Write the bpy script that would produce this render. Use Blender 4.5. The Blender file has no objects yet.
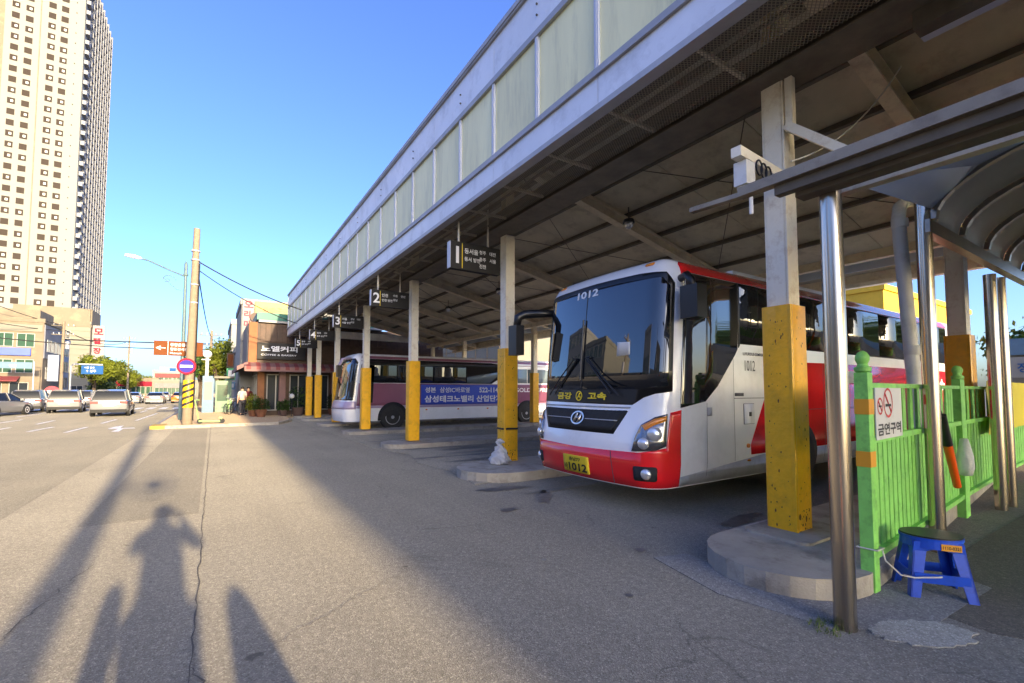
import bpy, bmesh, math, random
from mathutils import Vector, Matrix, Quaternion
random.seed(7)
R = math.radians
SC = bpy.context.scene
COL = SC.collection

# ------------------------------------------------------------------ camera, sky, sun, exposure
cam_d = bpy.data.cameras.new('camera')
cam = bpy.data.objects.new('camera', cam_d); COL.objects.link(cam); SC.camera = cam
cam_d.sensor_width = 36.0
cam_d.lens = 465.0 / 1024 * 36.0
cam_d.shift_y = 26.0 / 1024
cam_d.clip_start = 0.05; cam_d.clip_end = 6000
YAW, PITCH = R(32.8), R(2.95)
fwd = Vector((math.sin(YAW) * math.cos(PITCH), math.cos(YAW) * math.cos(PITCH), math.sin(PITCH)))
cam.location = (0, 0, 1.55)
cam.rotation_mode = 'QUATERNION'
cam.rotation_quaternion = fwd.to_track_quat('-Z', 'Y')

SUN_EL = R(12.0)
sun_dir = Vector((0.064 * math.cos(SUN_EL), -math.cos(SUN_EL), math.sin(SUN_EL))).normalized()
W = bpy.data.worlds.new('World'); SC.world = W; W.use_nodes = True
nt = W.node_tree; bg = nt.nodes['Background']
sky = nt.nodes.new('ShaderNodeTexSky'); sky.sky_type = 'NISHITA'; sky.sun_disc = False
sky.sun_elevation = SUN_EL; sky.sun_rotation = R(176.3)
sky.air_density = 0.8; sky.dust_density = 2.5; sky.ozone_density = 6.0; sky.altitude = 50
gm = nt.nodes.new('ShaderNodeGamma'); gm.inputs[1].default_value = 1.0; nt.links.new(sky.outputs[0], gm.inputs[0])
hs = nt.nodes.new('ShaderNodeHueSaturation'); hs.inputs['Hue'].default_value = 0.521; hs.inputs['Saturation'].default_value = 1.05; hs.inputs['Value'].default_value = 1.0
nt.links.new(gm.outputs[0], hs.inputs['Color'])
tint = nt.nodes.new('ShaderNodeVectorMath'); tint.operation = 'MULTIPLY'; tint.inputs[1].default_value = (1.29, 1.03, 0.68)   # the camera's warm white balance
nt.links.new(hs.outputs[0], tint.inputs[0])
nt.links.new(tint.outputs[0], bg.inputs[0]); bg.inputs[1].default_value = 0.12
sd = bpy.data.lights.new('sun', 'SUN'); sd.energy = 1.5; sd.angle = R(0.9); sd.color = (1.0, 0.79, 0.50)
sun = bpy.data.objects.new('sun', sd); COL.objects.link(sun)
sun.rotation_mode = 'QUATERNION'; sun.rotation_quaternion = (-sun_dir).to_track_quat('-Z', 'Y')
SC.view_settings.view_transform = 'Standard'; SC.view_settings.look = 'None'
SC.view_settings.exposure = 2.80; SC.view_settings.gamma = 1.0
SC.cycles.max_bounces = 12; SC.cycles.diffuse_bounces = 8; SC.cycles.caustics_reflective = False

# ------------------------------------------------------------------ materials
MATS = {}
def mat(name, col, rough=0.6, metal=0.0, var=0.0, vscale=3.0, bump=0.0, bscale=40.0, dirt=None, dscale=1.2, damt=0.45,
        emit=None, spec=None, ior=None, coat=0.0, trans=0.0, stretch=None):
    if name in MATS: return MATS[name]
    m = bpy.data.materials.new(name); m.use_nodes = True; MATS[name] = m
    t = m.node_tree; N = t.nodes; L = t.links; b = N['Principled BSDF']
    b.inputs['Base Color'].default_value = (*col, 1); b.inputs['Roughness'].default_value = rough
    b.inputs['Metallic'].default_value = metal
    if ior: b.inputs['IOR'].default_value = ior
    if coat: b.inputs['Coat Weight'].default_value = coat; b.inputs['Coat Roughness'].default_value = 0.05
    if emit: b.inputs['Emission Color'].default_value = (*emit[0], 1); b.inputs['Emission Strength'].default_value = emit[1]
    tc = N.new('ShaderNodeTexCoord'); oi = N.new('ShaderNodeObjectInfo'); ad = N.new('ShaderNodeMath'); ad.operation = 'MULTIPLY'; ad.inputs[1].default_value = 37.0
    L.new(oi.outputs['Random'], ad.inputs[0]); av = N.new('ShaderNodeVectorMath'); av.operation = 'ADD'; L.new(tc.outputs['Object'], av.inputs[0]); L.new(ad.outputs[0], av.inputs[1]); src = av.outputs[0]
    if spec is not None: b.inputs['Specular IOR Level'].default_value = spec
    if stretch:
        mp = N.new('ShaderNodeMapping'); mp.inputs['Scale'].default_value = stretch; L.new(src, mp.inputs[0]); src = mp.outputs[0]
    cur = None
    if var or dirt:
        base = N.new('ShaderNodeRGB'); base.outputs[0].default_value = (*col, 1); cur = base.outputs[0]
    if var:
        n = N.new('ShaderNodeTexNoise'); n.inputs['Scale'].default_value = vscale; n.inputs['Detail'].default_value = 6
        n.inputs['Roughness'].default_value = 0.65; L.new(src, n.inputs['Vector'])
        mr = N.new('ShaderNodeMapRange'); mr.inputs[1].default_value = 0.3; mr.inputs[2].default_value = 0.7
        mr.inputs[3].default_value = 1 - var; mr.inputs[4].default_value = 1 + var; L.new(n.outputs[0], mr.inputs[0])
        mx = N.new('ShaderNodeVectorMath'); mx.operation = 'SCALE'; L.new(cur, mx.inputs[0]); L.new(mr.outputs[0], mx.inputs['Scale'])
        cur = mx.outputs[0]
        rr = N.new('ShaderNodeMapRange'); rr.inputs[3].default_value = 1 - var * .5; rr.inputs[4].default_value = 1 + var * .5; L.new(oi.outputs['Random'], rr.inputs[0])
        mx = N.new('ShaderNodeVectorMath'); mx.operation = 'SCALE'; L.new(cur, mx.inputs[0]); L.new(rr.outputs[0], mx.inputs['Scale']); cur = mx.outputs[0]
    if dirt:
        n = N.new('ShaderNodeTexNoise'); n.inputs['Scale'].default_value = dscale; n.inputs['Detail'].default_value = 8
        n.inputs['Roughness'].default_value = 0.7; L.new(src, n.inputs['Vector'])
        mr = N.new('ShaderNodeMapRange'); mr.inputs[1].default_value = 0.5; mr.inputs[2].default_value = 0.68
        mr.inputs[3].default_value = 0; mr.inputs[4].default_value = damt; L.new(n.outputs[0], mr.inputs[0])
        mx = N.new('ShaderNodeMix'); mx.data_type = 'RGBA'; L.new(mr.outputs[0], mx.inputs[0]); L.new(cur, mx.inputs[6])
        mx.inputs[7].default_value = (*dirt, 1); cur = mx.outputs[2]
    if cur is not None: L.new(cur, b.inputs['Base Color'])
    if bump:
        n = N.new('ShaderNodeTexNoise'); n.inputs['Scale'].default_value = bscale; n.inputs['Detail'].default_value = 4
        L.new(src, n.inputs['Vector'])
        bp = N.new('ShaderNodeBump'); bp.inputs['Strength'].default_value = bump; bp.inputs['Distance'].default_value = 0.02
        L.new(n.outputs[0], bp.inputs['Height']); L.new(bp.outputs[0], b.inputs['Normal'])
    if trans:
        tr = N.new('ShaderNodeBsdfTranslucent'); tr.inputs[0].default_value = (*col, 1)
        ms = N.new('ShaderNodeMixShader'); ms.inputs[0].default_value = trans
        L.new(b.outputs[0], ms.inputs[1]); L.new(tr.outputs[0], ms.inputs[2]); L.new(ms.outputs[0], N['Material Output'].inputs[0])
    return m

def asphalt(name, c0, c1, crack=1.0, stains=0.5, sc=1.0, gain=1.05):
    c0 = tuple(x * gain * q for x, q in zip(c0, (1.04, 1.0, .87))); c1 = tuple(x * gain * q for x, q in zip(c1, (1.04, 1.0, .87)))
    m = bpy.data.materials.new(name); m.use_nodes = True; MATS[name] = m
    t = m.node_tree; N = t.nodes; L = t.links; b = N['Principled BSDF']; b.inputs['Roughness'].default_value = 0.9; b.inputs['Diffuse Roughness'].default_value = 1.0
    b.inputs['Specular IOR Level'].default_value = 0.3
    tc = N.new('ShaderNodeTexCoord').outputs['Object']
    def noise(s, d=6, r=0.6, v=None, dist=0.0):
        n = N.new('ShaderNodeTexNoise'); n.inputs['Scale'].default_value = s; n.inputs['Detail'].default_value = d
        n.inputs['Roughness'].default_value = r; n.inputs['Distortion'].default_value = dist; L.new(v or tc, n.inputs['Vector']); return n.outputs[0]
    def rng(x, a, bb, c, d):
        r = N.new('ShaderNodeMapRange'); r.inputs[1].default_value = a; r.inputs[2].default_value = bb
        r.inputs[3].default_value = c; r.inputs[4].default_value = d; L.new(x, r.inputs[0]); return r.outputs[0]
    def mix(f, a, bcol, blend='MIX'):
        x = N.new('ShaderNodeMix'); x.data_type = 'RGBA'; x.blend_type = blend; L.new(f, x.inputs[0])
        if isinstance(a, tuple): x.inputs[6].default_value = (*a, 1)
        else: L.new(a, x.inputs[6])
        if isinstance(bcol, tuple): x.inputs[7].default_value = (*bcol, 1)
        else: L.new(bcol, x.inputs[7])
        return x.outputs[2]
    big = rng(noise(0.35 * sc, 5, 0.6), 0.35, 0.65, 0, 1)
    col = mix(big, c0, c1)
    mp = N.new('ShaderNodeMapping'); mp.inputs['Scale'].default_value = (1.6, 0.12, 1); L.new(tc, mp.inputs[0])
    col = mix(rng(noise(1.0, 5, 0.6, mp.outputs[0]), 0.45, 0.7, 0, 0.35), col, tuple(x * 0.7 for x in c0))
    # aggregate speckle
    v = N.new('ShaderNodeTexVoronoi'); v.inputs['Scale'].default_value = 130; L.new(tc, v.inputs['Vector'])
    sep = N.new('ShaderNodeSeparateColor'); L.new(v.outputs['Color'], sep.inputs[0])
    col = mix(rng(sep.outputs[0], 0.75, 0.98, 0, 0.5), col, tuple(min(1, x * 2.1) for x in c1))
    col = mix(rng(sep.outputs[1], 0.72, 0.95, 0, 0.5), col, tuple(x * 0.35 for x in c0))
    col = mix(rng(noise(22, 3, 0.6), 0.42, 0.6, 0.28, 0), col, tuple(x * 0.45 for x in c0))
    # cracks
    wv = N.new('ShaderNodeVectorMath'); wv.operation = 'ADD'
    nz = N.new('ShaderNodeTexNoise'); nz.inputs['Scale'].default_value = 1.1; nz.inputs['Detail'].default_value = 7; L.new(tc, nz.inputs['Vector'])
    L.new(tc, wv.inputs[0]); L.new(nz.outputs['Color'], wv.inputs[1])
    vc = N.new('ShaderNodeTexVoronoi'); vc.feature = 'DISTANCE_TO_EDGE'; vc.inputs['Scale'].default_value = 0.3; L.new(wv.outputs[0], vc.inputs['Vector'])
    ck = rng(vc.outputs['Distance'], 0.0, 0.004, 0.45 * crack, 0)
    gate = rng(noise(0.45, 3, 0.5), 0.47, 0.55, 0, 1)
    mu = N.new('ShaderNodeMath'); mu.operation = 'MULTIPLY'; L.new(ck, mu.inputs[0]); L.new(gate, mu.inputs[1])
    col = mix(mu.outputs[0], col, tuple(x * 0.25 for x in c0))
    # gum spots and oil stains
    vs = N.new('ShaderNodeTexVoronoi'); vs.inputs['Scale'].default_value = 1.3; L.new(wv.outputs[0], vs.inputs['Vector'])
    col = mix(rng(vs.outputs['Distance'], 0.03, 0.05, 0.7, 0), col, tuple(x * 0.3 for x in c0))
    col = mix(rng(noise(0.8, 6, 0.7, None, 0.6), 0.60, 0.74, 0, stains), col, tuple(x * 0.35 for x in c0))
    L.new(col, b.inputs['Base Color'])
    bp = N.new('ShaderNodeBump'); bp.inputs['Strength'].default_value = 0.5; bp.inputs['Distance'].default_value = 0.008
    L.new(v.outputs['Distance'], bp.inputs['Height']); L.new(bp.outputs[0], b.inputs['Normal'])
    return m

asphalt('asphalt', (0.20, 0.19, 0.175), (0.25, 0.24, 0.22), 1.0, 0.45)
asphalt('asphalt_road', (0.155, 0.15, 0.138), (0.20, 0.19, 0.172), 0.7, 0.3)
asphalt('asphalt_patch', (0.15, 0.145, 0.135), (0.19, 0.18, 0.165), 0.5, 0.3)
asphalt('asphalt_blue', (0.20, 0.20, 0.21), (0.25, 0.25, 0.262), 0.3, 0.3)
asphalt('bay_concrete', (0.22, 0.21, 0.19), (0.30, 0.285, 0.26), 1.0, 0.8)
mat('island_concrete', (0.40, 0.365, 0.30), 0.9, var=0.18, vscale=2.5, dirt=(0.17, 0.145, 0.11), dscale=3.0, damt=0.75, bump=0.35, bscale=60)
asphalt('cement_patch', (0.33, 0.33, 0.32), (0.40, 0.40, 0.39), 0.3, 0.3, 2.0)
asphalt('walk_paving', (0.30, 0.23, 0.17), (0.36, 0.28, 0.20), 0.4, 0.2)
mat('ground', (0.15, 0.14, 0.12), 0.9, var=0.3, vscale=0.1)
mat('paint_line', (0.95, 0.93, 0.86), 0.95, spec=0.05, dirt=(0.25, 0.24, 0.22), dscale=2.5, damt=0.7)
mat('yellow_line', (0.65, 0.42, 0.05), 0.7, dirt=(0.2, 0.18, 0.12), dscale=3, damt=0.6)
mat('fascia_metal', (0.78, 0.78, 0.80), 0.45, 0.25, var=0.07, vscale=1.2, dirt=(0.25, 0.24, 0.24), dscale=1.6, damt=0.35)
mat('fascia_trim', (0.42,0.41,0.42), 0.5, 0.3, var=0.12, vscale=3)
mat('cream_panel', (0.88, 0.84, 0.50), 0.5, var=0.10, vscale=0.9, dirt=(0.50, 0.48, 0.30), dscale=2.2, damt=0.5, stretch=(1, 1.6, 0.25))
mat('mullion_white', (0.55, 0.58, 0.68), 0.5)
mat('cream_steel', (0.6,0.54,0.40), 0.55, var=0.12, vscale=4, dirt=(0.22, 0.13, 0.06), dscale=5, damt=0.6)
mat('white_steel', (0.90, 0.83, 0.67), 0.5, var=0.06, vscale=6, dirt=(0.55, 0.42, 0.27), dscale=6, damt=0.6)
mat('beam_steel', (0.80, 0.71, 0.52), 0.6, var=0.12, vscale=3, dirt=(0.35, 0.24, 0.13), dscale=4, damt=0.4)
mat('dark_steel', (0.13, 0.11, 0.08), 0.65, var=0.3, vscale=3)
mat('ceiling_sheet', (0.66, 0.61, 0.46), 0.75, var=0.12, vscale=1.2, dirt=(0.30, 0.25, 0.17), dscale=2.2, damt=0.5)
mat('yellow_paint', (0.98, 0.50, 0.008), 0.45, var=0.08, vscale=8, dirt=(0.50, 0.24, 0.02), dscale=5, damt=0.4, bump=0.25, bscale=25, coat=0.2)
mat('rust', (0.13, 0.055, 0.02), 0.85, var=0.4, vscale=30)
mat('stainless', (0.56, 0.49, 0.40), 0.22, 1.0, var=0.12, vscale=2, bump=0.06, bscale=30, stretch=(1, 1, 0.05))
mat('rail_steel', (0.34, 0.28, 0.20), 0.5, 0.5, var=0.15, vscale=3, dirt=(0.14, 0.10, 0.07), dscale=4, damt=0.6)
mat('stainless_dark', (0.34, 0.31, 0.27), 0.3, 1.0, var=0.2, vscale=3)
mat('green_paint', (0.27, 0.68, 0.13), 0.5, var=0.12, vscale=7, dirt=(0.08, 0.26, 0.05), dscale=6, damt=0.6)
mat('orange_tape', (0.80, 0.36, 0.02), 0.5)
mat('blue_plastic', (0.012, 0.075, 0.55), 0.32, var=0.08, vscale=9, dirt=(0.02, 0.05, 0.25), dscale=8, damt=0.5)
mat('seat_black', (0.018, 0.024, 0.016), 0.4, var=0.4, vscale=12)
mat('white_plastic', (0.72, 0.72, 0.70), 0.45, dirt=(0.4, 0.38, 0.33), dscale=3, damt=0.5)
mat('plastic_bag', (0.75, 0.76, 0.78), 0.35, bump=1.0, bscale=18, trans=0.3)
mat('bus_white', (0.92, 0.92, 0.93), 0.22, coat=0.6, var=0.03, vscale=1.5, dirt=(0.60, 0.59, 0.57), dscale=1.7, damt=0.3)
mat('bus_red', (0.88,0.015,0.02), 0.25, coat=0.7, var=0.06, vscale=2)
mat('bus_grey', (0.42, 0.43, 0.45), 0.35, var=0.1, vscale=4, dirt=(0.2, 0.19, 0.17), dscale=3, damt=0.5)
mat('bus_black', (0.010, 0.010, 0.011), 0.35)
mat('rubber', (0.02, 0.02, 0.02), 0.75, var=0.3, vscale=10)
mat('seam', (0.09, 0.09, 0.10), 0.7)
mat('glass_dark', (0.010, 0.012, 0.015), 0.02, ior=1.95, bump=0.05, bscale=1.6)
mat('glass_wavy', (0.012, 0.013, 0.014), 0.03, ior=2.0, bump=0.55, bscale=2.2)
mat('glass_light', (0.20, 0.25, 0.28), 0.05, ior=1.8, bump=0.1, bscale=2)
mat('chrome', (0.70, 0.68, 0.64), 0.35, 1.0)
mat('lamp_clear', (0.75, 0.77, 0.80), 0.06, 0.6, coat=1.0)
mat('lamp_inner', (0.22, 0.22, 0.23), 0.2, 0.7, coat=1.0)
mat('lamp_orange', (0.85, 0.28, 0.02), 0.2, coat=0.8)
mat('plate_yellow', (0.85, 0.62, 0.03), 0.4)
mat('txt_yellow', (0.95, 0.68, 0.02), 0.5)
mat('txt_white', (0.85, 0.85, 0.85), 0.5)
mat('txt_black', (0.015, 0.015, 0.015), 0.5)
mat('txt_red', (0.60, 0.03, 0.03), 0.5)
mat('orange_plastic', (0.95, 0.12, 0.01), 0.3, coat=0.5)
mat('black_plastic', (0.02, 0.02, 0.022), 0.4)
mat('sign_board', (0.022, 0.02, 0.018), 0.7, var=0.2, vscale=5)
mat('purple_body', (0.26, 0.09, 0.15), 0.3, coat=0.5, var=0.06)
mat('lavender', (0.45, 0.36, 0.52), 0.3, coat=0.4)
mat('banner_blue', (0.05, 0.10, 0.60), 0.5, var=0.04)
mat('banner_yellow', (0.75, 0.62, 0.02), 0.55, bump=0.6, bscale=3)
mat('poly_sheet', (0.5,0.52,0.48), 0.35, var=0.15, vscale=2, dirt=(0.18, 0.17, 0.13), dscale=3, damt=0.35, trans=0.6)
mat('poly_clear', (0.42, 0.45, 0.47), 0.15, var=0.1, vscale=2, trans=0.5)
mat('white_sheet', (0.62, 0.68, 0.74), 0.5, trans=0.3)
mat('bark', (0.10, 0.07, 0.045), 0.9, var=0.3, vscale=8, bump=0.6)
mat('leaf_yellow', (0.19, 0.22, 0.015), 0.6, var=0.35, vscale=1.5, trans=0.35)
mat('leaf_green', (0.055, 0.12, 0.02), 0.6, var=0.4, vscale=1.5, trans=0.3)
mat('leaf_dark', (0.025, 0.05, 0.012), 0.6, var=0.4, vscale=1.5, trans=0.2)
mat('grass', (0.10, 0.14, 0.03), 0.8, var=0.3)
mat('concrete_pole', (0.23,0.18,0.12), 0.85, var=0.12, vscale=5, bump=0.2)
mat('lamp_post', (0.10, 0.16, 0.17), 0.5, var=0.15)
mat('wire', (0.02, 0.02, 0.02), 0.7)
mat('car_white', (0.25,0.25,0.25), 0.25, coat=0.8)
mat('car_silver', (0.2,0.2,0.21), 0.3, 0.3, coat=0.8)
mat('car_taxi', (0.4,0.17,0.02), 0.3, coat=0.8)
mat('car_dark', (0.04, 0.045, 0.055), 0.3, coat=0.8)
mat('car_glass', (0.012, 0.014, 0.018), 0.25, ior=1.25)
mat('tail_red', (0.25, 0.005, 0.005), 0.5)
mat('sign_blue', (0.015,0.09,0.28), 0.9)
mat('sign_brown', (0.16,0.045,0.008), 0.9)
mat('sign_red', (0.35,0.01,0.03), 0.9)
mat('sign_purpleblue', (0.04,0.03,0.28), 0.9)
mat('sign_green', (0.02, 0.30, 0.12), 0.5)
mat('wall_cream', (0.215,0.205,0.16), 0.8, var=0.05, vscale=0.6)
mat('wall_beige', (0.20, 0.165, 0.115), 0.85, var=0.08, vscale=0.8, dirt=(0.42, 0.33, 0.2), dscale=0.6, damt=0.4)
mat('wall_shade_grey', (0.2,0.205,0.225), 0.8, var=0.12, vscale=0.5)
mat('wall_bluegrey', (0.264, 0.304, 0.384), 0.7, var=0.1, vscale=0.6)
mat('wall_white', (0.290, 0.286, 0.264), 0.8, var=0.06, vscale=0.6)
mat('wall_tower', (0.225, 0.232, 0.21), 0.8, var=0.02, vscale=0.05)
mat('tower_shade_grey', (0.14,0.155,0.18), 0.7, var=0.15, vscale=0.3)
mat('tower_band', (0.26,0.27,0.29), 0.7)
mat('window_frame', (0.35,0.34,0.32), 0.5)
mat('window_brown', (0.03,0.02,0.014), 0.6, ior=1.3)
mat('pane', (0.025, 0.032, 0.04), 0.12, ior=1.33)
mat('pane_green', (0.04, 0.09, 0.06), 0.15, ior=1.35)
mat('blind', (0.6, 0.6, 0.55), 0.7)
mat('roof_grey', (0.20, 0.19, 0.18), 0.8, var=0.2)
mat('awning_red', (0.20,0.04,0.04), 0.7, var=0.1)
mat('awning_pink', (0.22,0.12,0.11), 0.7, var=0.1)
mat('brown_wood', (0.075,0.04,0.024), 0.6, var=0.3, vscale=3)
mat('orange_wall', (0.26,0.11,0.045), 0.8, var=0.2, vscale=2)
mat('teal_metal', (0.01,0.16,0.11), 0.5)
mat('signboard_yellow', (0.40,0.34,0.04), 0.5, var=0.05)
mat('signboard_orange', (0.38,0.2,0.08), 0.6, var=0.15, vscale=2)
mat('sign_pink', (0.42,0.07,0.09), 0.9)
mat('terracotta', (0.2,0.08,0.04), 0.8, var=0.2)
mat('pot_dark', (0.10, 0.06, 0.05), 0.7)
mat('yellow_wall', (0.75, 0.45, 0.03), 0.7, var=0.1)
mat('kiosk_blue', (0.10,0.19,0.28), 0.5, var=0.1)
mat('kiosk_green', (0.14,0.24,0.15), 0.5, var=0.1)
mat('scooter_green', (0.35, 0.60, 0.20), 0.4)
mat('skin', (0.55, 0.33, 0.22), 0.6)
mat('hair', (0.012, 0.010, 0.010), 0.6)
mat('cloth_white', (0.4,0.4,0.4), 0.85, var=0.05)
mat('cloth_dark', (0.025, 0.025, 0.035), 0.85)
mat('cloth_maroon', (0.16, 0.02, 0.03), 0.85)
mat('cloth_blue', (0.05, 0.08, 0.16), 0.85)
mat('stripe_black', (0.02, 0.02, 0.02), 0.6)
mat('rope', (0.60, 0.58, 0.52), 0.9)

# ------------------------------------------------------------------ mesh helpers
INV = {}
def thing(name, label=None, cat=None, loc=(0, 0, 0), rz=0.0, group=None, kind=None):
    o = bpy.data.objects.new(name, None); COL.objects.link(o); o.location = loc; o.rotation_euler = (0, 0, rz)
    o.empty_display_size = 0.2
    INV[o.name] = (Matrix.Translation(loc) @ Matrix.Rotation(rz, 4, 'Z')).inverted()
    return tag(o, label, cat, group, kind)
def tag(o, label=None, cat=None, group=None, kind=None):
    if label: o['label'] = label
    if cat: o['category'] = cat
    if group: o['group'] = group
    if kind: o['kind'] = kind
    return o
def root_of(o):
    while o.parent: o = o.parent
    return o
def link(name, me, parent=None):
    o = bpy.data.objects.new(name, me); COL.objects.link(o)
    if parent: o.parent = parent
    return o
def obj(name, bm, m, parent=None, smooth=False, bevel=0.0, world=True, local_root=True):
    """link bm as one mesh; coordinates are world coordinates and moved into the root's frame"""
    if bevel:
        bmesh.ops.bevel(bm, geom=[e for e in bm.edges if len(e.link_faces) == 2 and e.calc_face_angle(0) > 0.5], offset=bevel, segments=2, affect='EDGES', clamp_overlap=True)
    bmesh.ops.recalc_face_normals(bm, faces=bm.faces)
    me = bpy.data.meshes.new(name); bm.to_mesh(me); bm.free()
    for mm in (m if isinstance(m, (list, tuple)) else [m]): me.materials.append(MATS[mm])
    if smooth:
        for p in me.polygons: p.use_smooth = True
        if smooth != 'all':
            try: me.set_sharp_from_angle(angle=R(40))
            except Exception: pass
    if parent is not None and world:
        me.transform(INV[root_of(parent).name] if root_of(parent).name in INV else Matrix())
    return link(name, me, parent)
def B(): return bmesh.new()
def box(bm, x0, x1, y0, y1, z0, z1, mi=0):
    v = [bm.verts.new(p) for p in ((x0, y0, z0), (x1, y0, z0), (x1, y1, z0), (x0, y1, z0), (x0, y0, z1), (x1, y0, z1), (x1, y1, z1), (x0, y1, z1))]
    for f in ((0, 3, 2, 1), (4, 5, 6, 7), (0, 1, 5, 4), (1, 2, 6, 5), (2, 3, 7, 6), (3, 0, 4, 7)):
        bm.faces.new([v[i] for i in f]).material_index = mi
    return bm
def bar(bm, p, q, w, h, up=(0, 0, 1), mi=0):
    p = Vector(p); q = Vector(q); d = (q - p).normalized(); up = Vector(up)
    if abs(d.dot(up)) > 0.98: up = Vector((0, 1, 0))
    s = d.cross(up).normalized() * w / 2; u = s.cross(d).normalized() * h / 2
    v = [bm.verts.new(x) for x in (p - s - u, p + s - u, p + s + u, p - s + u, q - s - u, q + s - u, q + s + u, q - s + u)]
    for f in ((0, 1, 2, 3), (7, 6, 5, 4), (0, 4, 5, 1), (1, 5, 6, 2), (2, 6, 7, 3), (3, 7, 4, 0)):
        bm.faces.new([v[i] for i in f]).material_index = mi
    return bm
def tube(bm, pts, r, seg=10, caps=True, mi=0):
    pts = [Vector(p) for p in pts]; n = len(pts); rs = r if isinstance(r, (list, tuple)) else [r] * n
    rings = []; prev = None
    for i, p in enumerate(pts):
        d = (pts[min(i + 1, n - 1)] - pts[max(i - 1, 0)]).normalized()
        if prev is None:
            a = Vector((0, 0, 1)) if abs(d.z) < 0.9 else Vector((1, 0, 0)); u = d.cross(a).normalized()
        else: u = (prev - d * prev.dot(d)).normalized()
        prev = u; w = d.cross(u)
        rings.append([bm.verts.new(p + (u * math.cos(2 * math.pi * k / seg) + w * math.sin(2 * math.pi * k / seg)) * rs[i]) for k in range(seg)])
    for a, b in zip(rings, rings[1:]):
        for k in range(seg):
            f = bm.faces.new((a[k], a[(k + 1) % seg], b[(k + 1) % seg], b[k])); f.material_index = mi
    if caps:
        bm.faces.new(rings[0][::-1]).material_index = mi; bm.faces.new(rings[-1]).material_index = mi
    return bm
def prism(bm, poly, z0, z1, mi=0, mi_top=None):
    a = [bm.verts.new((x, y, z0)) for x, y in poly]; b = [bm.verts.new((x, y, z1)) for x, y in poly]; n = len(poly)
    for k in range(n): bm.faces.new((a[k], a[(k + 1) % n], b[(k + 1) % n], b[k])).material_index = mi
    bm.faces.new(a[::-1]).material_index = mi; bm.faces.new(b).material_index = mi if mi_top is None else mi_top
    return bm
def extr(bm, poly, o, u, v, n, d, mi=0):
    """polygon (a,b) in plane o + a*u + b*v extruded by d along n"""
    o, u, v, n = map(Vector, (o, u, v, n))
    A = [bm.verts.new(o + u * a + v * b) for a, b in poly]; C = [bm.verts.new(o + u * a + v * b + n * d) for a, b in poly]; k = len(poly)
    for i in range(k): bm.faces.new((A[i], A[(i + 1) % k], C[(i + 1) % k], C[i])).material_index = mi
    bm.faces.new(A[::-1]).material_index = mi; bm.faces.new(C).material_index = mi
    return bm
def lathe(bm, prof, c=(0, 0, 0), seg=20, mi=0, axis=None):
    rings = []; c = Vector(c); M = axis.to_track_quat('Z', 'Y').to_matrix() if axis is not None else Matrix.Identity(3)
    for r, z in prof: rings.append([bm.verts.new(c + M @ Vector((r * math.cos(2 * math.pi * k / seg), r * math.sin(2 * math.pi * k / seg), z))) for k in range(seg)])
    for a, b in zip(rings, rings[1:]):
        for k in range(seg): bm.faces.new((a[k], a[(k + 1) % seg], b[(k + 1) % seg], b[k])).material_index = mi
    bm.faces.new(rings[0][::-1]).material_index = mi; bm.faces.new(rings[-1]).material_index = mi
    return bm
def ell(cx, cy, rx, ry, n=20, a0=0.0): return [(cx + rx * math.cos(a0 + 2 * math.pi * i / n), cy + ry * math.sin(a0 + 2 * math.pi * i / n)) for i in range(n)]
def rrect(x0, x1, y0, y1, r, n=4):
    p = []
    for cx, cy, a in ((x1 - r, y1 - r, 0), (x0 + r, y1 - r, 90), (x0 + r, y0 + r, 180), (x1 - r, y0 + r, 270)):
        for i in range(n + 1): t = R(a + 90 * i / n); p.append((cx + r * math.cos(t), cy + r * math.sin(t)))
    return p
TXT = {}
def text2d(s, h, bold=0.0, width=None):
    """2-D triangles of the string scaled to cap height h (and width), origin at its lower left"""
    k = (s, bold)
    if k not in TXT:
        c = bpy.data.curves.new('lettering', 'FONT'); c.body = s; c.offset = bold; c.resolution_u = 3
        o = bpy.data.objects.new('lettering', c); COL.objects.link(o)
        me = bpy.data.meshes.new_from_object(o.evaluated_get(bpy.context.evaluated_depsgraph_get()))
        TXT[k] = ([(v.co.x, v.co.y) for v in me.vertices], [tuple(p.vertices) for p in me.polygons])
        bpy.data.objects.remove(o); bpy.data.curves.remove(c); bpy.data.meshes.remove(me)
    V, F = TXT[k]; x0 = min(v[0] for v in V); x1 = max(v[0] for v in V); y0 = min(v[1] for v in V); y1 = max(v[1] for v in V)
    sy = h / (y1 - y0); sx = (width / (x1 - x0)) if width else sy
    return [((x - x0) * sx, (y - y0) * sy) for x, y in V], F, (x1 - x0) * sx
def text_bm(bm, s, o, u, v, h, width=None, bold=0.0, center=False, mi=0):
    V, F, w = text2d(s, h, bold, width); o, u, v = Vector(o), Vector(u).normalized(), Vector(v).normalized()
    if center: o = o - u * w / 2
    vs = [bm.verts.new(o + u * a + v * b) for a, b in V]
    for f in F:
        try: bm.faces.new([vs[i] for i in f]).material_index = mi
        except ValueError: pass
    return bm
def textobj(name, s, o, u, v, h, m, parent, width=None, bold=0.01, center=False):
    return obj(name, text_bm(B(), s, o, u, v, h, width, bold, center), m, parent)
def copy_tree(o, loc=None, rz=None, label=None, group=None, scale=None):
    def rec(a, par):
        c = a.copy(); COL.objects.link(c); c.parent = par
        for ch in a.children: rec(ch, c)
        return c
    r = rec(o, None)
    if loc is not None: r.location = loc
    if rz is not None: r.rotation_euler = (0, 0, rz)
    if scale: r.scale = scale
    INV[r.name] = (Matrix.Translation(r.location) @ Matrix.Rotation(r.rotation_euler.z, 4, 'Z')).inverted()
    if label: r['label'] = label
    if group: r['group'] = group
    return r
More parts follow.
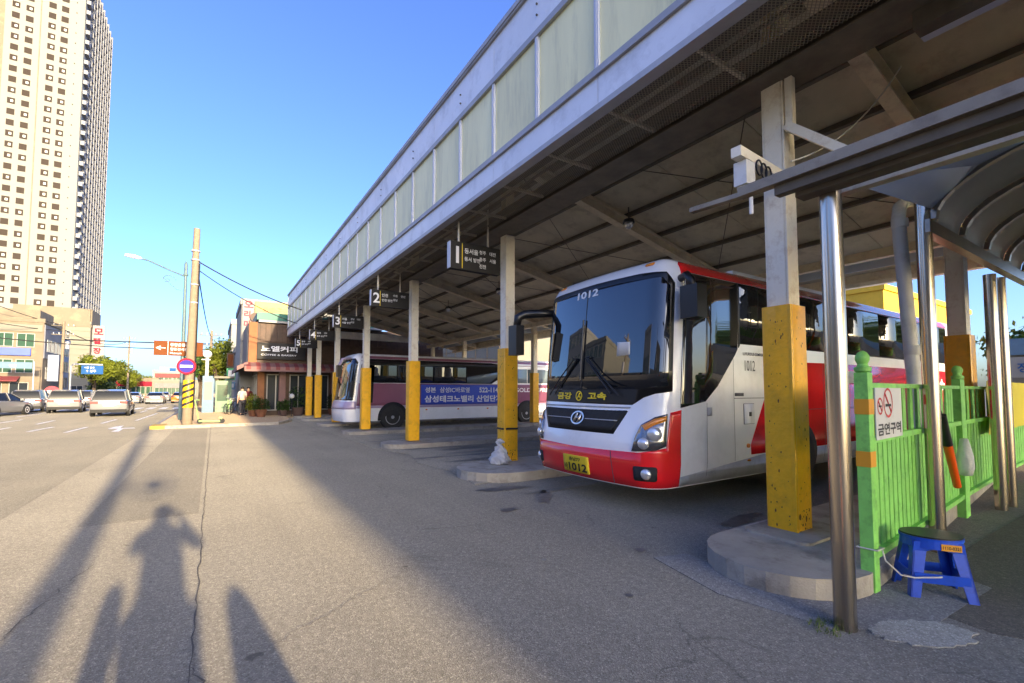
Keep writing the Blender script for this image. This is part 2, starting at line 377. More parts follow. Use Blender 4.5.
def shared(name, me_obj, parent, matrix=None):
    o = me_obj.copy(); COL.objects.link(o); o.name = name; o.parent = parent
    return o

# ------------------------------------------------------------------ ground, roads, kerbs
def sheet(name, x0, x1, y0, y1, z, m, thick=0.0):
    bm = B()
    if thick: box(bm, x0, x1, y0, y1, z - thick, z)
    else:
        bm.faces.new([bm.verts.new(p) for p in ((x0, y0, z), (x1, y0, z), (x1, y1, z), (x0, y1, z))])
    return tag(obj(name, bm, m), kind='structure')
sheet('ground', -2500, 2500, -1500, 4500, -0.03, 'ground')
sheet('forecourt', -2.1, 60, -60, 400, 0.0, 'asphalt')
sheet('road', -16, -2.104, -60, 600, 0.0, 'asphalt_road')
sheet('asphalt_strip', -1.25, -0.10, 7.2, 23.2, 0.004, 'asphalt_patch')
bm = B(); prism(bm, [(3.3, 2.2), (3.45, 1.5), (3.9, 1.15), (5.2, 1.1), (5.4, 1.5), (4.2, 1.62), (3.75, 2.2), (3.85, 2.9), (3.5, 3.0)], -0.02, 0.006)
tag(obj('repaired_asphalt', bm, 'asphalt_blue'), kind='structure')
bm = B(); cpr = random.Random(3); prism(bm, [(3.88 + (.30 * math.cos(t) - .02 * math.sin(t)) * q, 1.15 + (.19 * math.sin(t) - .10 * math.cos(t)) * q) for t, q in [(2 * math.pi * i / 44, cpr.uniform(.86, 1.08)) for i in range(44)]], -0.02, 0.008)
tag(obj('cement_patch', bm, 'cement_patch'), kind='structure')
bm = B(); prism(bm, [(3.72, 6.9), (3.95, 8.3), (3.78, 9.6), (4.12, 11.0), (3.75, 12.5), (3.72, 30), (19, 30), (19, 6.9)], -0.02, 0.014)
tag(obj('bay_floor', bm, 'bay_concrete'), kind='structure')
def seamline(name, pts, w, z, m):
    bm = B(); n = len(pts); L = []; Rr = []
    for i, p in enumerate(pts):
        a = Vector(pts[max(0, i - 1)]); b = Vector(pts[min(n - 1, i + 1)]); d = (b - a).normalized(); nn = Vector((-d.y, d.x)) * w * random.uniform(0.4, 1.4) / 2
        L.append(bm.verts.new((p[0] + nn.x, p[1] + nn.y, z))); Rr.append(bm.verts.new((p[0] - nn.x, p[1] - nn.y, z)))
    for i in range(n - 1): bm.faces.new((L[i], Rr[i], Rr[i + 1], L[i + 1]))
    return tag(obj(name, bm, m), kind='structure')
def wob(p, q, n, a): return [(p[0] + (q[0] - p[0]) * i / n + random.uniform(-a, a), p[1] + (q[1] - p[1]) * i / n + random.uniform(-a, a)) for i in range(n + 1)]
mat('crack', (0.12, 0.108, 0.09), 0.95, var=0.4, vscale=20)
seamline('asphalt_joint', wob((-0.06, 1.5), (0.0, 24), 180, 0.012), 0.009, 0.007, 'crack')
seamline('asphalt_crack', wob((-1.4, 2.0), (-0.86, 5.6), 60, 0.03), 0.008, 0.007, 'crack')
seamline('asphalt_crack', wob((0.0, 7.9), (1.5, 8.5), 40, 0.03), 0.008, 0.007, 'crack')
seamline('asphalt_crack', wob((0.3, 3.2), (2.1, 4.4), 50, 0.03), 0.005, 0.007, 'crack')
seamline('asphalt_crack', wob((-0.06, 3.2), (0.3, 2.2), 30, 0.02), 0.012, 0.007, 'crack')
# lane marks
def mark(x0, y0, x1, y1, w=0.13, m='paint_line', name='lane_line'):
    bm = B(); d = Vector((x1 - x0, y1 - y0, 0)).normalized(); n = Vector((-d.y, d.x, 0)) * w / 2
    a = Vector((x0, y0, 0.008)); b = Vector((x1, y1, 0.008))
    bm.faces.new([bm.verts.new(p) for p in (a - n, b - n, b + n, a + n)])
    return tag(obj(name, bm, m), kind='structure')
mark(-6.9, 30.6, -7.0, 34.1); mark(-5.9, 25.1, -5.75, 27.9); mark(-4.6, 23.9, -4.5, 27.0); mark(-4.45, 29.7, -4.38, 33.4); mark(-3.35, 31.7, -3.2, 41.0)
mark(-7.3, 25.5, -7.2, 28.4); mark(-8.6, 22, -8.6, 26); mark(-8.7, 32, -8.7, 36); mark(-6.2, 40, -6.2, 46); mark(-9.9, 40, -9.9, 47); mark(-4.4, 44, -4.4, 48)
mark(-12.6, 16, -12.6, 120, 0.12); mark(-8.6, 55, -8.6, 90); mark(-5.0, 62, -5.0, 90)
bm = B()
for P in ([(-3.22, 23.4), (-2.98, 23.4), (-3.05, 25.2), (-3.2, 25.2)], [(-3.55, 25.0), (-2.65, 25.0), (-2.75, 25.5), (-3.5, 25.5)], [(-3.6, 25.4), (-3.2, 25.4), (-3.3, 27.3), (-3.5, 26.6)]):
    bm.faces.new([bm.verts.new((x, y, 0.008 + 0.002 * len(bm.faces))) for x, y in P])
tag(obj('road_arrow', bm, 'paint_line'), kind='structure')
for k in range(13):
    x = -13.2 + k * 0.95; mark(x, 51.5, x, 56.5, 0.5, name='crosswalk_bar')
mark(-2.03, 24.3, -2.03, 31, 0.16, 'yellow_line', 'yellow_kerb_line')
# far pavement with its kerb, the left pavement
bm = B(); prism(bm, [(-1.9, 24.2), (2.6, 24.4), (3.4, 26.5), (3.7, 30.2), (20, 30.2), (20, 300), (-1.9, 300)], -0.02, 0.12)
tag(obj('pavement', bm, 'walk_paving'), kind='structure')
bm = B(); pp = [(-1.98, 24.12), (-1.98, 300), (-1.9, 300), (-1.9, 24.2), (2.6, 24.4), (3.4, 26.5), (3.5, 26.42), (2.68, 24.3)]
prism(bm, [(-2.05, 24.05), (2.68, 24.25), (3.52, 26.45), (3.4, 26.5), (2.6, 24.4), (-1.9, 24.2), (-1.9, 300), (-2.05, 300)], -0.02, 0.125)
tag(obj('kerb', bm, 'island_concrete'), kind='structure')
bm = B(); box(bm, -2.10, -1.6, 24.02, 25.6, -0.02, 0.131); tag(obj('yellow_kerb', bm, 'yellow_line'), kind='structure')
bm = B(); box(bm, -60, -16.0, -60, 600, -0.02, 0.13); tag(obj('left_pavement', bm, 'walk_paving'), kind='structure')
bm = B(); box(bm, -16.004, -15.85, -60, 600, -0.02, 0.137); tag(obj('left_kerb', bm, 'island_concrete'), kind='structure')
# kerbed islands between the bus bays
def island(x0, y0, y1, x1=13.5, h=0.16, taper=0.0):
    r = (y1 - y0) / 2; yc = (y0 + y1) / 2; pl = []
    for i in range(13):
        a = math.pi / 2 + math.pi * i / 12; pl.append((x0 + r + math.cos(a) * r, yc + math.sin(a) * r))
    pl += [(x1, y0 + taper), (x1, y1)]
    bm = B(); prism(bm, pl, -0.02, h)
    return tag(obj('kerb_island', bm, 'island_concrete', bevel=0.02), kind='structure')
COLS = [(4.96, 2.5), (5.08, 8.05), (4.86, 12.8), (4.80, 17.5), (4.78, 22.2), (4.76, 26.5), (4.76, 29.3)]
island(3.62, 1.56, 2.82, taper=.95); island(3.75, 6.72, 8.25)
for cx, cy in COLS[2:]: island(3.95, cy - 0.75, cy + 0.6, h=0.13)
island(3.6, -4.0, -2.6); island(3.6, -9.5, -8.2)
# column footing, cement round the first column
bm = B(); prism(bm, rrect(4.5, 5.4, 2.12, 2.74, 0.1), 0.1, 0.185); tag(obj('column_footing', bm, 'island_concrete', bevel=0.015), kind='structure')
asphalt('walkway_asphalt', (0.12, 0.11, 0.095), (0.16, 0.145, 0.125), 0.6, 0.5)
bm = B(); prism(bm, [(4.35, 1.50), (4.25, 0.9), (4.6, 0.2), (4.4, -6), (16, -6), (16, 1.50)], -0.02, 0.004); tag(obj('walkway_floor', bm, 'walkway_asphalt'), kind='structure')
mat('oil_stain', (0.125, 0.12, 0.11), 0.55, var=0.35, vscale=9)
orng = random.Random(11)
for (x, y, rx, ry, a) in ((4.15, 5.55, .50, .10, .9), (4.0, 6.35, .55, .13, -.2), (4.9, 5.9, .9, .12, .1), (3.3, 5.2, .16, .08, 0), (5.4, 3.3, .5, .12, .1), (3.55, 3.2, .07, .05, 0), (2.6, 3.5, .035, .03, 0), (2.7, 2.55, .03, .03, 0), (5.6, 9.4, 1.2, .14, .05), (6.2, 10.6, 1.6, .10, .02), (5.3, 14.2, 1.4, .14, .03), (5.8, 11.4, .9, .2, .1)):
    bm = B(); n = 22; vs = []
    for i in range(n):
        t = 2 * math.pi * i / n; k = orng.uniform(.6, 1.15); u, v = rx * k * math.cos(t), ry * k * math.sin(t); vs.append(bm.verts.new((x + u * math.cos(a) - v * math.sin(a), y + u * math.sin(a) + v * math.cos(a), 0.019 if y > 9 else 0.011)))
    bm.faces.new(vs); tag(obj('oil_stain', bm, 'oil_stain'), kind='structure')
mat('tyre_mark', (0.17, 0.16, 0.14), 0.9, var=0.3, vscale=14)
for (xa, ya, xb, yb) in ((1.6, 10.2, 9.0, 10.0), (2.0, 11.9, 9.5, 11.7), (1.5, 14.4, 9.0, 14.3), (2.2, 15.9, 9.0, 15.9)):
    seamline('tyre_mark', wob((xa + 2.3, ya), (xb, yb), 26, 0.02), 0.16, 0.0165, 'tyre_mark')
# weeds at the pole foot
bm = B()
for k in range(160):
    a = random.uniform(0, 6.28); r = random.uniform(0.04, 0.15); x, y = 3.44 + math.cos(a) * r, 1.50 + math.sin(a) * r * 0.8; h = random.uniform(0.01, 0.045); b2 = random.uniform(0, 6.28)
    d = Vector((math.cos(b2), math.sin(b2), 0)) * 0.004; t = Vector((random.uniform(-.02, .02), random.uniform(-.02, .02), h)); p = Vector((x, y, 0.005))
    bm.faces.new([bm.verts.new(q) for q in (p - d, p + d, p + t)])
tag(obj('weeds', bm, 'grass'), kind='stuff')

# ------------------------------------------------------------------ the terminal canopy
CAN = thing('bus_terminal_canopy', 'long steel bus terminal canopy with cream panel fascia and yellow based columns', 'canopy', (4.9, 12, 0))
XF, Z0, Z1, Z2, Z3 = 3.66, 4.80, 5.22, 6.46, 7.28
YA, YB, P0 = -36.29, 30.15, 3.83
def rz_(x): return 5.50 - 0.22 * (x - 9.0)         # underside of the rafters
def shared_part(name, me, parent, loc):
    o = bpy.data.objects.new(name, me); COL.objects.link(o); o.parent = parent; o.location = loc; return o
RL = Vector((4.9, 12, 0))
def mesh_of(bm, m, bevel=0, smooth=False):
    o = obj('m', bm, m, bevel=bevel, smooth=smooth); me = o.data; bpy.data.objects.remove(o); return me
# column: steel section and yellow sleeve
def colmesh(h):
    bm = B(); box(bm, -0.105, 0.105, -0.11, -0.092, 0, h); box(bm, -0.105, 0.105, 0.092, 0.11, 0, h); box(bm, -0.010, 0.010, -0.092, 0.092, 0, h)
    box(bm, -0.109, -0.105, -0.088, 0.088, 0, h); return mesh_of(bm, 'white_steel')
cm_front = colmesh(4.60); cm_back = colmesh(4.45)
bm = B(); prism(bm, rrect(-0.17, 0.17, -0.15, 0.15, 0.045, 5), 0, 2.26); prism(bm, [(-0.176, -0.155), (-0.16, -0.165), (-0.13, -0.156), (-0.168, -0.12)], 0.02, 2.255)
sleeve = mesh_of(bm, 'yellow_paint', smooth=True)
bm = B()
for (a, z, w, h) in ((-0.10, 0.16, 0.05, 0.07), (0.02, 0.13, 0.03, 0.08), (-0.05, 0.08, 0.03, 0.03), (0.05, 0.02, 0.2, 0.015), (-0.1, 0.02, 0.1, 0.02)):
    extr(bm, [(a + x * w / 2 * random.uniform(.6, 1), z + y * h / 2 * random.uniform(.6, 1)) for x, y in ell(0, 0, 1, 1, 9)], (0, -0.1505, 0), (1, 0, 0), (0, 0, 1), (0, -1, 0), 0.002)
rustm = mesh_of(bm, 'rust')
bm = B(); srng = random.Random(9)
for k in range(46):
    z = srng.choice([srng.uniform(.03, 2.2), srng.uniform(.03, .5)]); a = srng.uniform(-.10, .10); q = srng.uniform(.003, .010); q2 = q * srng.uniform(.8, 3)
    extr(bm, [(a + x * q * srng.uniform(.5, 1), z + y * q2 * srng.uniform(.5, 1)) for x, y in ell(0, 0, 1, 1, 7)], (0, -0.1503, 0), (1, 0, 0), (0, 0, 1), (0, -1, 0), 0.0012)
    b_ = srng.uniform(-.09, .09); z = srng.uniform(.03, 2.2)
    extr(bm, [(b_ + x * q * srng.uniform(.5, 1), z + y * q2 * srng.uniform(.5, 1)) for x, y in ell(0, 0, 1, 1, 7)], (-0.1703, 0, 0), (0, -1, 0), (0, 0, 1), (-1, 0, 0), 0.0012)
chipm = mesh_of(bm, 'rust')
def column(x, y, back=False, zb=0.16):
    me = cm_back if back else cm_front
    c = shared_part('column', me, CAN, Vector((x, y, zb)) - RL)
    s = shared_part('yellow_sleeve', sleeve, c, (0, 0, 0))
    if not back and y < 9:
        shared_part('rust_patch', rustm, c, (0, 0, 0))['kind'] = 'stuff'; shared_part('paint_chips', chipm, c, (0, 0, 0))['kind'] = 'stuff'
for x, y in COLS: column(x, y)
for k in range(1, 8): column(4.95, 2.5 - 5.5 * k, zb=0)
for y in (2.25, 8.05, 12.8, 17.5, 20.0, 24.6, 29.3): column(9.6 if y == 2.25 else 12.5, y, True, 0.14)
# beams
def cpart(name, bm, m, **k): return obj(name, bm, m, CAN, **k)
bm = B(); box(bm, 4.62, 5.12, YA, YB, 4.765, 4.785); box(bm, 4.62, 5.12, YA, YB, 5.04, 5.06); box(bm, 4.85, 4.87, YA, YB, 4.785, 5.04)
cpart('front_beam', bm, 'dark_steel')
bm = B(); box(bm, 12.4, 12.6, YA, YB, rz_(12.5) - 0.2, rz_(12.5) - 0.003); cpart('rear_beam', bm, 'beam_steel')
bm = B(); box(bm, XF + 0.16, XF + 0.32, YA, YB, 4.84, 5.02); cpart('edge_beam', bm, 'dark_steel')
RY = sorted([y for x, y in COLS] + [2.5 - 5.5 * k for k in range(1, 8)])
for y in RY:
    bm = B(); a, b = Vector((XF + 0.15, y, rz_(XF + 0.15) + 0.13)), Vector((14.5, y, rz_(14.5) + 0.13))
    bar(bm, a, b, 0.02, 0.24); u = Vector((0.22, 0, 1)).normalized() * 0.125
    bar(bm, a - u, b - u, 0.2, 0.016); bar(bm, a + u, b + u, 0.2, 0.016); cpart('rafter', bm, 'beam_steel')
NP = 9; XP = [XF + 0.12 + i * (14.5 - XF - 0.12) / NP for i in range(NP + 1)]
for i, x in enumerate(XP):
    z = rz_(x) + 0.36; bm = B(); box(bm, x - 0.03, x + 0.03, YA, YB, z - 0.09, z); box(bm, x + 0.03, x + 0.07, YA, YB, z - 0.09, z - 0.075); cpart('purlin', bm, 'dark_steel')
YP = [YA] + RY + [YB]
for i in range(NP):
    for j in range(len(YP) - 1):
        ya, yb = YP[j], YP[j + 1]
        if yb - ya < 0.3: continue
        x0, x1 = XP[i] + 0.004, XP[i + 1] - 0.004; bm = B(); n = max(1, round((yb - ya) / 1.9))
        for q in range(n):
            a, b = ya + (yb - ya) * q / n + 0.008, ya + (yb - ya) * (q + 1) / n - 0.008
            vs = [bm.verts.new(p) for p in ((x0, a, rz_(x0) + .365), (x1, a, rz_(x1) + .365), (x1, b, rz_(x1) + .365), (x0, b, rz_(x0) + .365), (x0, a, rz_(x0) + .40), (x1, a, rz_(x1) + .40), (x1, b, rz_(x1) + .40), (x0, b, rz_(x0) + .40))]
            for f in ((0, 3, 2, 1), (4, 5, 6, 7), (0, 1, 5, 4), (1, 2, 6, 5), (2, 3, 7, 6), (3, 0, 4, 7)): bm.faces.new([vs[k] for k in f])
        cpart('roof_panel', bm, 'ceiling_sheet')
bm = B(); x0, x1 = XF + .1, 14.6
bar(bm, (x0, (YA + YB) / 2, rz_(x0) + .44), (x1, (YA + YB) / 2, rz_(x1) + .44), YB - YA, 0.03); cpart('roof_covering', bm, 'roof_grey')
bm = B(); box(bm, 14.45, 14.6, YA, YB, rz_(14.5) + 0.12, rz_(14.5) + 0.5); box(bm, 14.3, 14.5, YA, YB, rz_(14.5) + 0.02, rz_(14.5) + 0.12); cpart('rear_eave', bm, 'beam_steel')
bm = B(); box(bm, 13.3, 13.33, YA, YB, rz_(13.3) - 0.05, rz_(13.3) + 0.30); cpart('rear_light_strip', bm, 'white_sheet')
# bracing rods
for y0, y1 in ((2.5, 8.05), (8.05, 12.8), (12.8, 17.5), (17.5, 22.2), (22.2, 26.5)):
    for s in (0, 1):
        bm = B(); xa, xb = (5.2, 12.2) if s else (12.2, 5.2); tube(bm, [(xa, y0 + .1, rz_(xa) + .2), ((xa + xb) / 2, (y0 + y1) / 2, rz_((xa + xb) / 2) + .17 + .03 * s), (xb, y1 - .1, rz_(xb) + .2)], 0.009, 6)
        cpart('bracing_rod', bm, 'dark_steel')
# fascia
bm = B(); box(bm, XF - 0.03, XF + 0.12, YA, YB, Z0 - 0.02, Z0 + 0.05); cpart('bottom_trim', bm, 'fascia_trim')
bm = B(); box(bm, XF - 0.05, XF + 0.1, YA, YB, Z1 - 0.03, Z1 + 0.05); cpart('middle_trim', bm, 'fascia_trim')
bm = B(); box(bm, XF - 0.05, XF + 0.1, YA, YB, Z2 - 0.02, Z2 + 0.07); cpart('upper_trim', bm, 'fascia_trim')
bm = B(); box(bm, XF - 0.07, XF + 0.14, YA, YB, Z3 - 0.08, Z3); box(bm, XF - 0.055, XF, YA, YB, Z3 - 0.11, Z3 - 0.082); cpart('top_trim', bm, 'fascia_trim')
PW = 1.18
bm = B(); box(bm, XF, XF + 0.03, -PW / 2 + 0.035, PW / 2 - 0.035, Z1 + 0.052, Z2 - 0.022); mp = mesh_of(bm, 'cream_panel')
bm = B(); box(bm, XF - 0.035, XF + 0.04, -0.033, 0.033, Z1 + 0.052, Z2 - 0.022); box(bm, XF - 0.04, XF - 0.035, -0.012, 0.012, Z1 + 0.052, Z2 - 0.022); mm_ = mesh_of(bm, 'mullion_white')
bm = B(); box(bm, XF - 0.012, XF + 0.02, -PW + 0.004, PW - 0.004, Z0 + 0.052, Z1 - 0.032); ml = mesh_of(bm, 'fascia_metal', bevel=0.003)
bm = B(); box(bm, XF - 0.015, XF + 0.02, -PW + 0.004, PW - 0.004, Z2 + 0.072, Z3 - 0.112)
for yy in (-0.06, 0.06):
    for zz in (Z2 + 0.3, Z2 + 0.46): pass
mu_ = mesh_of(bm, 'fascia_metal', bevel=0.003)
bm = B()
for zz in (Z2 + 0.30, Z2 + 0.46): tube(bm, [(XF - 0.035, 0, zz), (XF - 0.012, 0, zz)], 0.014, 8)
mbolt = mesh_of(bm, 'dark_steel')
n0 = math.ceil((YA - P0) / PW); n1 = math.floor((YB - P0) / PW)
for k in range(n0, n1):
    y = P0 + PW * (k + 0.5); shared_part('cream_panel', mp, CAN, Vector((0, y, 0)) - RL)
for k in range(n0, n1 + 1): shared_part('mullion', mm_, CAN, Vector((0, P0 + PW * k, 0)) - RL)
for k in range(n0, n1 - 1, 2):
    y = P0 + PW * (k + 1); shared_part('lower_sheet', ml, CAN, Vector((0, y, 0)) - RL); p = shared_part('upper_sheet', mu_, CAN, Vector((0, y, 0)) - RL)
    shared_part('bolt', mbolt, p, (0, 0, 0))
bm = B(); box(bm, XF - 0.01, 14.5, YB, YB + 0.03, 4.85, 5.3); box(bm, XF - 0.01, XF + 1.6, YB, YB + 0.03, 5.3, Z3 - .01); cpart('end_panel', bm, 'fascia_metal')
# expanded-metal soffit between the fascia and the front beam
XS0, XS1 = XF + 0.13, 4.61
def strip(bm, p, q, w, z):
    d = (Vector(q) - Vector(p)); n = Vector((-d.y, d.x)).normalized() * w / 2
    bm.faces.new([bm.verts.new((a[0] + s * n.x, a[1] + s * n.y, z)) for a, s in ((p, 1), (q, 1), (q, -1), (p, -1))])
bm = B(); W_ = XS1 - XS0; y = -6.0
while y < YB:
    strip(bm, (XS0, y), (XS1, y + W_ * 0.62), 0.0085, 4.812); strip(bm, (XS0, y + W_ * 0.62), (XS1, y), 0.0085, 4.815)
    y += 0.036 if y < 14 else 0.06
mat('mesh_steel', (0.36, 0.31, 0.22), 0.6, 0.3)
sof = cpart('soffit_mesh', bm, 'mesh_steel'); sof['kind'] = 'stuff'
for k in range(n0, n1 + 1):
    y = P0 + PW * k
    if -6.5 < y < YB:
        bm = B(); box(bm, XS0, XS1, y - 0.02, y + 0.02, 4.818, 4.858); cpart('soffit_cross_bar', bm, 'beam_steel')
for x in (XS0 + 0.02, XS0 + 0.34, XS1 - 0.02):
    bm = B(); box(bm, x - 0.014, x + 0.014, -6.5, YB, 4.862, 4.89); cpart('soffit_runner', bm, 'dark_steel')
# dark corner bracket with a light strip hanging at the near end of the beam
for cx_, cy_ in COLS:
    bm = B(); box(bm, cx_ - .1, cx_ + .1, cy_ - .1, cy_ + .1, 5.062, rz_(cx_) + .01); cpart('stub_post', bm, 'beam_steel')
bm = B(); box(bm, 4.90, 5.06, 0.2, 1.34, 4.60, 4.76); cpart('cable_duct', bm, 'dark_steel')
bm = B(); box(bm, 5.062, 5.16, 0.2, 1.34, 4.605, 4.70); cpart('duct_cover', bm, 'mullion_white')

# hanging bay signs
SIGN_ROWS = {1: ("동서울", ["청주 대전", "충주 서울", "진천"]), 2: ("인천", ["수원 안산", "성남"]), 3: ("서울", ["강남 대전", "이천"]), 4: ("청주", ["대전", "천안"]), 5: ("충주", ["제천", "원주"])}
def bay_sign(n, x0, y, zt, w, h, lab):
    s = thing('bay_sign', lab, 'sign', (x0 + w / 2, y, zt - h), 0, 'numbered signs hanging above the bus bays')
    bm = B(); box(bm, x0, x0 + w, y, y + 0.14, zt - h, zt); obj('sign_box', bm, 'sign_board', s, bevel=0.006)
    bm = B(); box(bm, x0 - 0.012, x0 - 0.001, y + 0.004, y + 0.136, zt - h + 0.01, zt - 0.01); obj('end_cap', bm, 'mullion_white', s)
    bm = B(); box(bm, x0 + 0.235, x0 + 0.25, y - 0.004, y + 0.001, zt - h + 0.02, zt - 0.02); obj('divider', bm, 'txt_yellow', s)
    textobj('number', str(n), (x0 + 0.14, y - 0.003, zt - h * 0.8), (1, 0, 0), (0, 0, 1), h * 0.62, 'txt_white', s, bold=0.02, center=True)
    a, rows = SIGN_ROWS[n]
    textobj('lettering', a, (x0 + 0.29, y - 0.003, zt - h * 0.40), (1, 0, 0), (0, 0, 1), h * 0.2, 'txt_white', s, bold=0.02)
    textobj('lettering', a[:2] + " 방면", (x0 + 0.29, y - 0.003, zt - h * 0.68), (1, 0, 0), (0, 0, 1), h * 0.16, 'txt_white', s, bold=0.02)
    for i, r in enumerate(rows):
        for j, wd in enumerate(r.split()):
            textobj('lettering', wd, (x0 + w * (0.56 + 0.21 * j), y - 0.003, zt - h * (0.34 + 0.26 * i)), (1, 0, 0), (0, 0, 1), h * 0.15, 'txt_white', s, bold=0.02)
    for xx in (x0 + 0.2, x0 + w - 0.25):
        bm = B(); tube(bm, [(xx, y + 0.07, zt - 0.002), (xx, y + 0.07, 5.6)], [0.022, 0.012], 8); obj('hanger', bm, 'white_steel', s)
bay_sign(1, 3.74, 7.95, 4.43, 1.10, 0.53, 'dark hanging sign numbered 1 beside the column near the bus')
bay_sign(2, 3.60, 12.7, 4.36, 1.08, 0.46, 'dark hanging sign numbered 2 beside the third yellow column')
bay_sign(3, 3.60, 17.4, 4.32, 1.06, 0.46, 'dark hanging sign numbered 3 beyond the sign numbered 2')
bay_sign(4, 3.58, 22.1, 4.30, 1.06, 0.46, 'fourth dark hanging sign, small and half hidden behind a far column')
bay_sign(5, 3.58, 26.3, 4.30, 1.06, 0.46, 'farthest dark hanging sign, numbered 5, nearest the cafe')
# lamps under the roof
def bay_lamp(x, y, lab):
    z = rz_(x); s = thing('bay_lamp', lab, 'lamp', (x, y, z - 0.2), 0, 'round lamps under the canopy roof')
    bm = B(); tube(bm, [(x, y, z + 0.36), (x, y, z + 0.06)], 0.015, 8); obj('stem', bm, 'dark_steel', s)
    bm = B(); lathe(bm, [(0.04, 0.08), (0.12, 0.05), (0.14, -0.02), (0.135, -0.03), (0.11, 0.03), (0.03, 0.05)], (x, y, z), 20); obj('housing', bm, 'black_plastic', s, smooth=True)
    bm = B(); lathe(bm, [(0.10, 0.02), (0.115, -0.04), (0.10, -0.12), (0.06, -0.16), (0.01, -0.175)], (x, y, z), 20); obj('glass_bowl', bm, 'lamp_clear', s, smooth='all')
bay_lamp(8.35, 8.0 - 0.25, 'round lamp under the roof above the red and white bus')
bay_lamp(9.2, 15.2, 'round lamp under the roof seen between signs 1 and 2')
bay_lamp(9.2, 19.8, 'small round lamp under the roof above the purple coach')
bay_lamp(9.2, 24.5, 'small round lamp under the far end of the roof')

# downpipe
dp = thing('downpipe', 'pale plastic downpipe with an elbow behind the green fence', 'pipe', (7.4, 2.35, 0))
bm = B(); X, Y = 7.2, 2.05
tube(bm, [(8.6, 1.55, 4.3), (7.7, 2.05, 4.05), (7.35, 2.16, 3.96), (7.24, 2.19, 3.88), (7.2, 2.2, 3.72), (7.25, 2.06, 0.15)], 0.075, 14); obj('pipe', bm, 'white_plastic', dp, smooth=True)
for z, xx in ((3.6, 7.203), (2.0, 7.222)):
    bm = B(); lathe(bm, [(0.082, 0), (0.088, 0.02), (0.088, 0.09), (0.082, 0.11)], (xx, 2.19 - .04 * (3.7 - z), z), 16); obj('collar', bm, 'white_plastic', dp, smooth=True)

# white arms bolted to the first column, with a small camera box
am = thing('bracket_arm', 'white rusty square tube arm with a small box on the first column', 'bracket', (4.9, 2.35, 3.6))
bm = B(); bar(bm, (3.84, 2.30, 3.67), (5.0, 2.36, 3.66), 0.09, 0.09); obj('arm', bm, 'white_steel', am, bevel=0.004)
bm = B(); box(bm, 3.93, 4.07, 2.26, 2.38, 3.40, 3.615); box(bm, 3.96, 4.04, 2.28, 2.36, 3.34, 3.40); tube(bm, [(4.08, 2.31, 3.38), (4.08, 2.31, 3.16)], 0.018, 8); obj('junction_box', bm, 'white_plastic', am, bevel=0.006)
bm = B()
for k in range(3):
    cx = 4.12 + 0.1 * k; tube(bm, [(cx + 0.05 * math.cos(t), 2.25 + 0.012 * k, 3.58 + 0.07 * math.sin(t)) for t in [i * 2 * math.pi / 14 for i in range(15)]], 0.008, 5, False)
obj('cable_coil', bm, 'black_plastic', am)
am2 = thing('bracket_arm', 'upper white square tube arm slanting from the first column to the shelter', 'bracket', (4.95, 2.3, 4.2))
bm = B(); bar(bm, (4.86, 2.36, 4.26), (4.93, 1.75, 3.68), 0.08, 0.08); obj('arm', bm, 'white_steel', am2, bevel=0.004)
bm = B(); bar(bm, (4.9, 2.34, 4.2), (4.9, 2.34, 4.8), 0.07, 0.07); obj('post', bm, 'white_steel', am2)
wr = B(); tube(wr, [(4.6 + 1.9 * t, 2.2 - 0.3 * t, 3.75 + 1.5 * t - 0.75 * t * (1 - t)) for t in [i / 14 for i in range(15)]], 0.008, 6)
tag(obj('cable', wr, 'rope'), 'thin white cable sagging from the first column to a roof beam', 'cable')

# ------------------------------------------------------------------ stainless shelter with vaulted roof
SH = thing('walkway_shelter', 'stainless steel walkway shelter with a curved translucent roof', 'shelter', (3.5, 1.45, 0))
def pole(x, y, h, r=0.066):
    bm = B(); tube(bm, [(x, y, -0.01), (x, y, h)], r, 28); p = obj('post', bm, 'stainless', SH, smooth=True)
pole(3.54, 1.45, 2.96); pole(5.96, 1.62, 3.9); pole(8.75, 1.72, 3.12); pole(9.12, 1.70, 3.12)
for x in (3.54,): pole(x, -1.6, 2.9)
pole(5.96, -1.6, 3.9); pole(8.9, -1.6, 3.12)
bm = B(); box(bm, 3.26, 3.34, -2.1, 1.95, 3.0, 3.07); obj('front_rail', bm, 'rail_steel', SH, bevel=0.004)
bm = B(); box(bm, 3.38, 3.50, -2.1, 1.60, 2.90, 2.96); obj('head_beam', bm, 'dark_steel', SH, bevel=0.004)
bm = B(); box(bm, 3.30, 3.37, -2.1, 1.70, 2.93, 2.997); obj('rail_web', bm, 'dark_steel', SH)
bm = B(); bar(bm, (3.30, 1.95, 3.02), (3.28, 2.36, 3.035), 0.06, 0.035); obj('rail_tip', bm, 'rail_steel', SH)
bm = B(); box(bm, 3.62, 3.70, -2.1, 1.45, 2.92, 2.99); obj('inner_rail', bm, 'cream_steel', SH)
bm = B(); bar(bm, (5.9, 1.60, 3.19), (12.4, 1.60, 3.19), 0.09, 0.13); obj('side_beam', bm, 'stainless_dark', SH)
bm = B(); bar(bm, (5.9, -1.75, 3.19), (12.4, -1.75, 3.19), 0.09, 0.13); obj('side_beam', bm, 'stainless_dark', SH)
def arc(x, n=22, dr=0.0):
    return [(x, -0.075 + (1.62 + dr) * math.cos(t), 3.26 + (0.62 + dr) * math.sin(t)) for t in [math.pi * i / n for i in range(n + 1)]]
for k in range(8):
    x = 5.98 + 0.92 * k; bm = B(); P = arc(x)
    for a, b in zip(P, P[1:]): bar(bm, a, b, 0.075, 0.05, up=(0, (a[1] + b[1]) / 2 + .075, (a[2] + b[2]) / 2 - 3.26 + .3))
    obj('arch_rib', bm, 'stainless_dark', SH)
